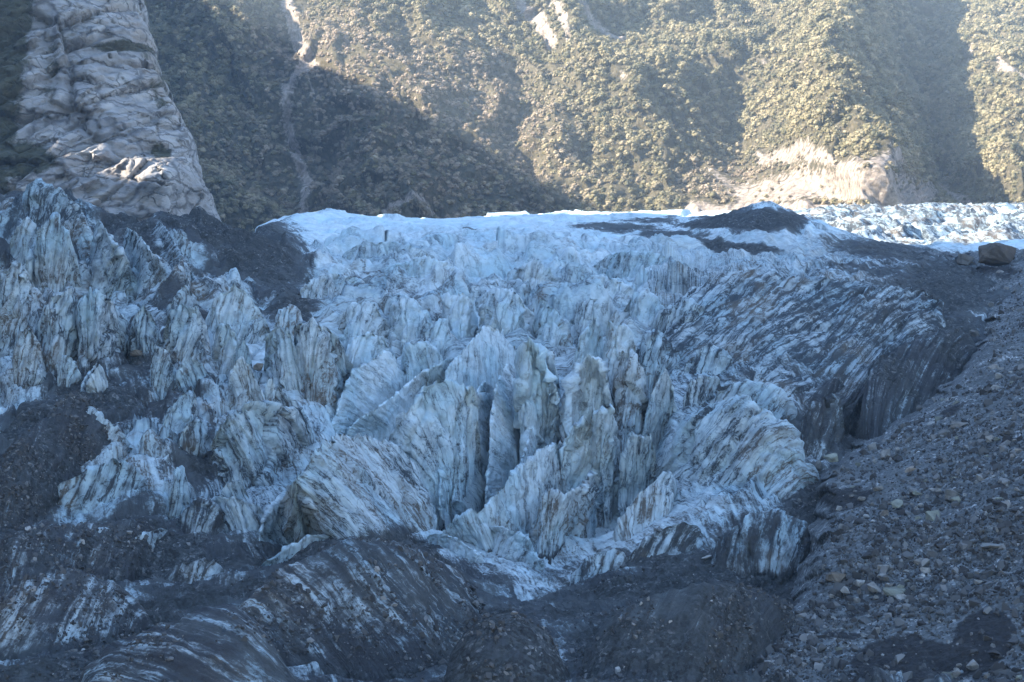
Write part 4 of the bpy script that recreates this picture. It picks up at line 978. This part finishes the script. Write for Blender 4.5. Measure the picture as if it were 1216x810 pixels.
# ------------------------------------------------------------------ rock bluff on the left
br, bc = 300, 240
bt = np.linspace(-95, 268, br); bs = np.linspace(0, 1, bc)
BT, BS = np.meshgrid(bt, bs, indexing='ij')
edge = fbm(np.stack([bt, 0 * bt, 0 * bt], -1), 24, 4, 600, .6) * 7 + np.interp(bt, [-95, -60, 0, 40, 80, 110, 135, 165, 200, 235, 268], [140, 150, 162, 170, 182, 196, 208, 222, 230, 243, 256])
front = BS / 0.82
bx = -230 + (edge[:, None] + 230) * np.clip(front, 0, 1) ** 0.9
turn = np.clip((BS - 0.82) / 0.18, 0, 1)
bD = 742 + (235 - BT) * 0.42 + 40 * (1 - np.clip(front, 0, 1)) * 0 + 60 * np.clip(front, 0, 1) ** 6
bD = bD - 10 * sstep(60, -60, bx)                    # the left part stands nearer
bD = bD - 38 * np.exp(-(((bx - 198) / 40) ** 2 + ((BT - 205) / 32) ** 2)) - 14 * np.exp(-(((bx - 110) / 55) ** 2 + ((BT - 38) / 26) ** 2)) - 12 * np.exp(-(((bx - 105) / 40) ** 2 + ((BT - 82) / 16) ** 2))
bD = bD + 9 * np.exp(-(((bx - 150) / 45) ** 2 + ((BT - 58) / 7) ** 2)) + 12 * np.exp(-(((bx - 190) / 22) ** 2 + ((BT - 176) / 7) ** 2)) + 9 * np.exp(-(((bx - 60) / 10) ** 2 + ((BT - 60) / 50) ** 2))
BP = at(bx, BT, bD)
BP[..., 1] += turn * 130; BP[..., 0] -= turn ** 2 * 30
q = BP + fbm(BP, 30, 3, 601)[..., None] * 6
strat = (q[..., 2] * 0.85 - q[..., 0] * 0.55) / 13.0
sw = strat - np.floor(strat)
blk = ridged(q * np.array([1, .7, 1]), (26, 30, 18), 4, 611, .55)
disp = 5.0 * (np.minimum(sw * 1.5, 1) * (sw < .93)) + (blk - .5) * 5 + fbm(q, 7, 4, 621, .6) * 1.2 + fbm(q, 60, 3, 631) * 8
f1, e1 = facet(np.stack([(q[..., 0] * .8 + q[..., 2] * .5) / 34, (q[..., 2] * .85 - q[..., 0] * .55) / 19], -1), 641)
f2, e2 = facet(np.stack([(q[..., 0] * .8 + q[..., 2] * .5) / 12, (q[..., 2] * .85 - q[..., 0] * .55) / 7], -1), 642)
f3, e3 = facet(np.stack([(q[..., 0] * .8 + q[..., 2] * .5) / 5, (q[..., 2] * .85 - q[..., 0] * .55) / 3], -1), 643)
disp = disp * .7 + f1 * 9 + f2 * 5 + f3 * 1.7 - np.exp(-e1 * 14) * 5 - np.exp(-e2 * 12) * 1.2
disp *= 1 - .6 * turn
BP[..., 1] -= disp; BP[..., 0] += disp * 0.25; BP[..., 2] += disp * .1
vegb = np.maximum.reduce([sstep(60, 5, bx + (BT - 80) * .12) * .95, sstep(.80, .95, BS + 0 * BT) * .9 * (BT < 200), blobs(bx, BT, [(150, 54, 40, 8, 5, .85), (190, 178, 14, 9, 20, .8), (60, 95, 12, 60, 8, .55), (185, 100, 12, 60, -20, .55), (20, 190, 50, 25, 0, .8), (130, 150, 30, 6, -35, .45)])])
bluff = link_mesh('rock_bluff', BP.reshape(-1, 3), grid_faces(br, bc), BLUFF, None, {'veg': vegb}, BP[-1].mean(0))
tag(bluff, 'pale ledged rock bluff above the left ice hill, its tip in sunshine', 'rock bluff')

# ------------------------------------------------------------------ far mountain
def base_D(py):
    k = (HY - py) / F
    return 889.0 / (0.78 - k)


MC = np.array([(-250, 100, 0), (-100, 250, 0), (100, 250, 10), (100, 0, 30), (170, 100, 30), (250, 100, 10), (250, 230, -10), (290, 40, -10), (330, 60, 34), (345, 0, 26), (345, 130, 34), (352, 210, 26), (385, 130, 0), (400, 60, -18), (430, 120, -22), (420, 240, -28),
               (470, 245, -45), (520, 250, -30), (560, 150, 0), (600, 240, 0), (620, 30, 28), (650, 60, 22), (640, 0, 26), (680, 40, -10), (720, 30, 22), (760, 80, 0), (700, 150, 0), (800, 150, 10), (800, 240, 0), (870, 50, 20), (880, 120, 52), (905, 40, 66), (935, 5, 80), (930, -60, 100),
               (890, 200, 10), (960, 20, -24), (960, 80, -60), (950, 130, -84), (940, 180, -70), (1000, 30, -70), (1000, 110, -125), (1030, 160, -135), (1060, 185, -150), (1082, 235, -135), (975, -20, 0), (1000, -60, 60), (850, 235, -20), (930, 240, -80), (1000, 230, -120),
               (1045, 30, 120), (1075, 110, 100), (1110, 60, 190), (1105, 150, 150), (1118, 210, 110), (1135, 248, 40), (1060, -60, 200), (1140, 110, 70), (1160, 70, 60), (1155, 190, 0), (1190, 160, -40), (1216, 235, -60), (1216, 100, 20), (1190, 40, 120), (1230, 20, 150), (1300, 150, 0), (1180, -60, 200), (1300, -50, 150), (1450, 150, 0), (1450, -50, 60),
               (500, -100, 0), (750, -100, 0), (250, -100, 0), (0, -100, 0), (600, 310, 0), (900, 310, -40), (1200, 310, -40), (200, 310, 0), (-250, -80, 0), (1450, 310, 0)], float)
mr, mcn = 380, 700
mt = np.linspace(-190, 305, mr); mx = np.linspace(-330, 1480, mcn)
MT, MM = np.meshgrid(mt, mx, indexing='ij')
off = rbf(MC[:, :2] / 200, MC[:, 2], np.stack([MM.ravel() / 200, MT.ravel() / 200], -1), 2e-3).reshape(mr, mcn)
mD = np.clip(base_D(MT) + off * 1.5, 1080, 2300)
P3 = at(MM, MT, mD)
wq = fbm(P3, 120, 3, 701)
rq = np.stack([P3[..., 0] + 0.35 * P3[..., 2] + wq * 40, P3[..., 2] * 0.22, P3[..., 1] * .2], -1)
gul = ridged(rq, 85, 4, 711, .5)
dsp = (gul - .5) * 60 + (ridged(rq, 36, 3, 722) - .5) * 16 + fbm(P3, 40, 4, 721, .55) * 10
side = sstep(880, 930, MM) * sstep(1110, 1060, MM) * sstep(60, 120, MT)
scree = blobs(MM, MT, [(995, 215, 130, 45, 0, 1)])
dsp *= 1 - .62 * scree
dsp += .25 * side * (ridged(P3, (40, 60, 60), 3, 731) - .5) * 26
P3[..., 1] -= dsp; P3[..., 2] += dsp * .25


def strokes(px, py, lst):
    out = np.zeros_like(px)
    for pts, w, s in lst:
        for (x0, y0), (x1, y1) in zip(pts[:-1], pts[1:]):
            dx, dy = x1 - x0, y1 - y0
            t = np.clip(((px - x0) * dx + (py - y0) * dy) / (dx * dx + dy * dy), 0, 1)
            d = np.hypot(px - x0 - t * dx, py - y0 - t * dy)
            out = np.maximum(out, s * np.exp(-(d / w) ** 2))
    return out


bare = strokes(MM, MT, [([(328, -40), (345, 15), (350, 40), (360, 62), (370, 80)], 9, 1.1), ([(368, 78), (345, 115), (342, 150), (350, 180), (362, 210), (355, 262)], 9, .78), ([(362, 85), (374, 115), (376, 140)], 3, .55),
                        ([(605, -30), (618, 5), (640, 25), (655, 50)], 9, .95), ([(640, -10), (668, 25), (676, 55)], 6, .75), ([(680, -40), (690, 0), (705, 20), (738, 42)], 7, 1.05), ([(1150, 60), (1190, 85), (1230, 105)], 3, .8),
                        ([(905, 190), (960, 185), (1010, 195), (1060, 190)], 18, .66), ([(890, 238), (960, 222), (1020, 222), (1092, 238)], 28, .74), ([(1000, 205), (1060, 212), (1090, 235)], 18, .72), ([(820, 255), (900, 258), (1000, 258), (1100, 258)], 12, 1.0),
                        ([(1120, 225), (1138, 250)], 10, .8), ([(900, 85), (930, 78), (945, 90)], 6, .5), ([(980, 130), (1000, 150)], 6, .5), ([(850, 205), (880, 235)], 14, .55), ([(455, 245), (500, 238), (520, 255)], 7, .75), ([(735, 100), (750, 120)], 6, .5), ([(1040, 50), (1045, 60)], 5, .5), ([(1100, 160), (1115, 210)], 9, .4), ([(220, 40), (250, 110)], 4, .3), ([(400, 235), (410, 258)], 6, .5)])
mountain = link_mesh('mountain_side', P3.reshape(-1, 3), grid_faces(mr, mcn), MOUNT, None, {'bare': bare})
tag(mountain, 'steep forested valley side behind the glacier', kind='structure')

# ------------------------------------------------------------------ forest on it
tree_coll = bpy.data.collections.new('tree_kinds')


def tree_proto(seed):
    rr = np.random.RandomState(seed)
    bm = bmesh.new(); bmesh.ops.create_icosphere(bm, subdivisions=2, radius=1)
    v0 = np.array([x.co[:] for x in bm.verts]); f0 = np.array([[q_.index for q_ in p.verts] for p in bm.faces]); bm.free()
    V, Fc, k = [], [], 0
    nl = rr.randint(7, 11)
    for j in range(nl):
        a = rr.uniform(0, 6.28); rad = rr.uniform(0, .62); z = rr.uniform(.35, 1.05) - .35 * rad
        r_ = rr.uniform(.22, .42)
        w = v0 * (1 + .35 * fbm(v0, .6, 3, seed * 20 + j))[:, None] * r_ * np.array([1.1, 1.1, .8])
        V.append(w + np.array([rad * math.cos(a), rad * math.sin(a), z])); Fc.append(f0 + k); k += len(v0)
    # loose sprays of leaves between the clumps
    m = 120
    c = rr.normal(size=(m, 3)) * np.array([.42, .42, .28]) + np.array([0, 0, .72])
    for p in c:
        u = rr.normal(size=3); u /= np.linalg.norm(u); w = np.cross(u, rr.normal(size=3)); w /= np.linalg.norm(w) + 1e-6
        s_ = rr.uniform(.07, .14)
        V.append(np.array([p + u * s_, p - u * s_ * .6 + w * s_, p - u * s_ * .6 - w * s_])); Fc.append(np.array([[k, k + 1, k + 2]])); k += 3
    # trunk
    tr = [[.06 * math.cos(t_), .06 * math.sin(t_), -.5] for t_ in np.linspace(0, 6.28, 6)[:-1]] + [[.03 * math.cos(t_), .03 * math.sin(t_), .8] for t_ in np.linspace(0, 6.28, 6)[:-1]]
    V.append(np.array(tr)); Fc.append(np.array([[k + j, k + (j + 1) % 5, k + 5 + j] for j in range(5)] + [[k + (j + 1) % 5, k + 5 + (j + 1) % 5, k + 5 + j] for j in range(5)]))
    o = link_mesh('tree', np.vstack(V), np.vstack(Fc), LEAF)
    COL.objects.unlink(o); tree_coll.objects.link(o)


for k in range(7): tree_proto(300 + k)
# area of every ground cell, so that trees stand evenly on the slope
ea = np.linalg.norm(np.cross(np.gradient(P3, axis=0), np.gradient(P3, axis=1)), axis=-1)
scr = blobs(MM, MT, [(430, 90, 130, 60, 20, 1), (560, 130, 110, 60, 25, .95), (640, 190, 60, 40, 20, .7), (500, 220, 200, 40, 0, .6), (860, 220, 60, 25, 0, .8), (960, 215, 120, 30, 0, .6), (420, 200, 160, 80, 10, .7)])
scr = np.clip(scr + .25 * fbm(P3, 45, 3, 741), 0, 1)
keep = 1 - .93 * sstep(.30, .55, bare + .35 * fbm(P3, 25, 4, 751))
wgt = (ea * keep * (MM > -250) * (MM < 1420)).ravel()
NT = 52000
pick = R.choice(mr * mcn, NT, p=wgt / wgt.sum())
cell = np.stack([np.gradient(P3, axis=0).reshape(-1, 3)[pick], np.gradient(P3, axis=1).reshape(-1, 3)[pick]], 1)
pos = P3.reshape(-1, 3)[pick] + cell[:, 0] * R.uniform(-.5, .5, (NT, 1)) + cell[:, 1] * R.uniform(-.5, .5, (NT, 1))
sc_ = scr.ravel()[pick]
size = (2.8 + 1.4 * R.rand(NT) + 1.6 * R.pareto(5, NT).clip(0, 1.5)) * (1 - .38 * sc_) * np.clip(1 - .6 * bare.ravel()[pick], .4, 1)
tint = np.clip(sc_ * 1.1 + R.normal(0, .16, NT), 0, 1) * (R.rand(NT) < .35 + .65 * sc_)
shade = np.clip(.5 + R.normal(0, .18, NT) + .25 * fbm(pos, 60, 2, 761), 0, 1)
me = bpy.data.meshes.new('forest'); me.from_pydata([tuple(p) for p in pos], [], [])
for nm, v in (('size', size), ('tint', tint), ('shade', shade)):
    a = me.attributes.new(nm, 'FLOAT', 'POINT'); a.data.foreach_set('value', np.asarray(v, np.float32))
a = me.attributes.new('turn', 'FLOAT_VECTOR', 'POINT')
a.data.foreach_set('vector', np.stack([R.normal(0, .12, NT), R.normal(0, .12, NT), R.uniform(0, 6.28, NT)], -1).astype(np.float32).ravel())
forest = bpy.data.objects.new('forest', me); COL.objects.link(forest)
instancer(tag(forest, 'dense forest and scrub covering the far valley side', kind='stuff'), tree_coll, (1, 1, 1.05))

# ------------------------------------------------------------------ valley wall on the left, out of frame: it throws the shade
EL = math.radians(27.0)
SH = np.array([-0.951, -0.309])                                   # horizontal direction towards the sun
SD = np.array([SH[0] * math.cos(EL), SH[1] * math.cos(EL), math.sin(EL)])


def sun_ab(p):
    """position of a point as seen from the sun: across, and height"""
    p = np.asarray(p, float)
    return -SH[1] * p[..., 0] + SH[0] * p[..., 1], p[..., 2] * math.cos(EL) - (p[..., 0] * SH[0] + p[..., 1] * SH[1]) * math.sin(EL)


edge_pts = [(330, -10), (338, 30), (352, 62), (372, 80), (400, 88), (440, 104), (500, 133), (560, 164), (610, 195), (650, 220), (690, 240), (712, 250)]
AB = [sun_ab(at(x, y, float(mD[np.argmin(abs(mt - y)), np.argmin(abs(mx - x))]))) for x, y in edge_pts]
A_ = [float(a) for a, b in AB]; B_ = [float(b) for a, b in AB]
A_ += [-1120, -1000, -900, -840, -820, -806, -793, -752, -747, -735, -716, -690, -650, -625, -560, -400, 0, 400, 700]
B_ += [292, 262, 238, 208, 202, 195, 110, 110, 190, 184, 179, 188, 232, 262, 275, 280, 275, 270, 270]
o_ = np.argsort(A_); A_ = np.array(A_)[o_]; B_ = np.array(B_)[o_]
wa = np.concatenate([np.linspace(-1750, -1100, 160), np.linspace(-1098, -560, 300), np.linspace(-556, 700, 240)])
wb = np.interp(wa, A_, B_)
wb = wb + fbm(np.stack([wa, 0 * wa, 0 * wa], -1), 30, 4, 801) * np.where((wa < -1100) | (wa > -560), 4, 1.2)
XR = -720.0
ry = (wa + SH[1] * XR) / SH[0]
rz = (wb + (XR * SH[0] + ry * SH[1]) * math.sin(EL)) / math.cos(EL)
prof = np.concatenate([np.linspace(-1, -.05, 26), [0], np.linspace(.05, 1, 30)])
RX = np.empty((len(prof), len(wa), 3))
for j, t_ in enumerate(prof):
    if t_ >= 0:    # inner face, down to the valley
        RX[j, :, 0] = XR + t_ * 330; RX[j, :, 2] = rz + (-70 - rz) * (t_ ** .85)
    else:
        RX[j, :, 0] = XR + t_ * 600; RX[j, :, 2] = rz + (-70 - rz) * (-t_) ** .9
    RX[j, :, 1] = ry
wv = np.sin(np.clip(np.abs(prof), 0, 1) * math.pi)[:, None]
RX[..., 0] += fbm(RX, 90, 4, 811) * 40 * wv; RX[..., 2] += (ridged(RX, 70, 4, 821) - .6) * 30 * wv
wall = link_mesh('valley_wall', RX.reshape(-1, 3), grid_faces(len(prof), len(wa)), MOUNT, None, {'bare': .3 + .3 * fbm(RX, 60, 3, 831)})
tag(wall, 'high valley wall that shades the glacier', kind='structure')

# added wall, unseen on the right: cuts low skylight, bounces warm sun back
qy = np.linspace(-700, 1500, 120); qt = np.linspace(0, 1, 40)
QT, QY = np.meshgrid(qt, qy, indexing='ij')
QW = np.stack([560 + QT * 520 + 0 * QY, QY, -80 + 420 * QT ** .9], -1)
QW[..., 0] += fbm(QW, 120, 4, 851) * 45; QW[..., 2] += (ridged(QW, 80, 4, 852) - .6) * 30 * QT
tag(link_mesh('added_bounce_wall', QW.reshape(-1, 3), grid_faces(40, 120), MOUNT, None, {'bare': .8 + .3 * fbm(QW, 60, 3, 853)}), 'added unseen wall of pale bare rock bouncing warm light', kind='structure')

# ------------------------------------------------------------------ haze, light, camera
hz = Mat('haze_air')
hz.nt.nodes.remove(hz.b)
pv = hz.n('ShaderNodeVolumePrincipled')
pv.inputs['Color'].default_value = (0.64, 0.82, 1.0, 1)
pv.inputs['Density'].default_value = 0.000115
pv.inputs['Anisotropy'].default_value = 0.0
out = [n_ for n_ in hz.nt.nodes if n_.type == 'OUTPUT_MATERIAL'][0]
hz.nt.links.new(pv.outputs[0], out.inputs['Volume'])
bm = bmesh.new(); bmesh.ops.create_cube(bm, size=1); me = bpy.data.meshes.new('haze'); bm.to_mesh(me); bm.free()
me.materials.append(hz.m)
haze = bpy.data.objects.new('haze', me); COL.objects.link(haze)
lo = np.array([-1700, -1100, -110.]); hi = np.array([1900, 2700, 1000.])
haze.location = tuple((lo + hi) / 2); haze.scale = tuple(hi - lo)
tag(haze, 'thin blue haze in the valley air', kind='stuff')

w = bpy.data.worlds.new('World'); SC.world = w; w.use_nodes = True
nt = w.node_tree; bg = nt.nodes['Background']
sky = nt.nodes.new('ShaderNodeTexSky'); sky.sky_type = 'NISHITA'; sky.sun_disc = False
sky.sun_elevation = EL
sky.sun_rotation = math.atan2(SD[0], SD[1])
sky.altitude = 300; sky.dust_density = 0.3; sky.ozone_density = 2.2; sky.air_density = 1.0
nt.links.new(sky.outputs[0], bg.inputs[0]); bg.inputs[1].default_value = 0.125
sl = bpy.data.lights.new('sun', 'SUN'); sl.energy = 5.0; sl.angle = math.radians(0.5); sl.color = (1.0, 0.885, 0.73)
so = bpy.data.objects.new('sun', sl); COL.objects.link(so)
so.rotation_euler = Vector((-SD[0], -SD[1], -SD[2])).to_track_quat('-Z', 'Y').to_euler()

cam = bpy.data.cameras.new('camera'); co = bpy.data.objects.new('camera', cam); COL.objects.link(co)
co.location = (0, 0, 0); co.rotation_euler = (math.radians(90), 0, 0)
cam.sensor_width = 36.0; cam.lens = F / 1216 * 36.0
cam.shift_y = (HY - 405.0) / 1216
cam.clip_start = 1.0; cam.clip_end = 6000
SC.camera = co
SC.view_settings.view_transform = 'Standard'; SC.view_settings.look = 'None'
SC.view_settings.exposure = 2.5; SC.view_settings.gamma = 1.0
SC.render.engine = 'CYCLES'
SC.cycles.use_denoising = True
SC.cycles.max_bounces = 5; SC.cycles.diffuse_bounces = 2; SC.cycles.glossy_bounces = 2; SC.cycles.transmission_bounces = 1; SC.cycles.volume_bounces = 0
SC.cycles.use_fast_gi = False
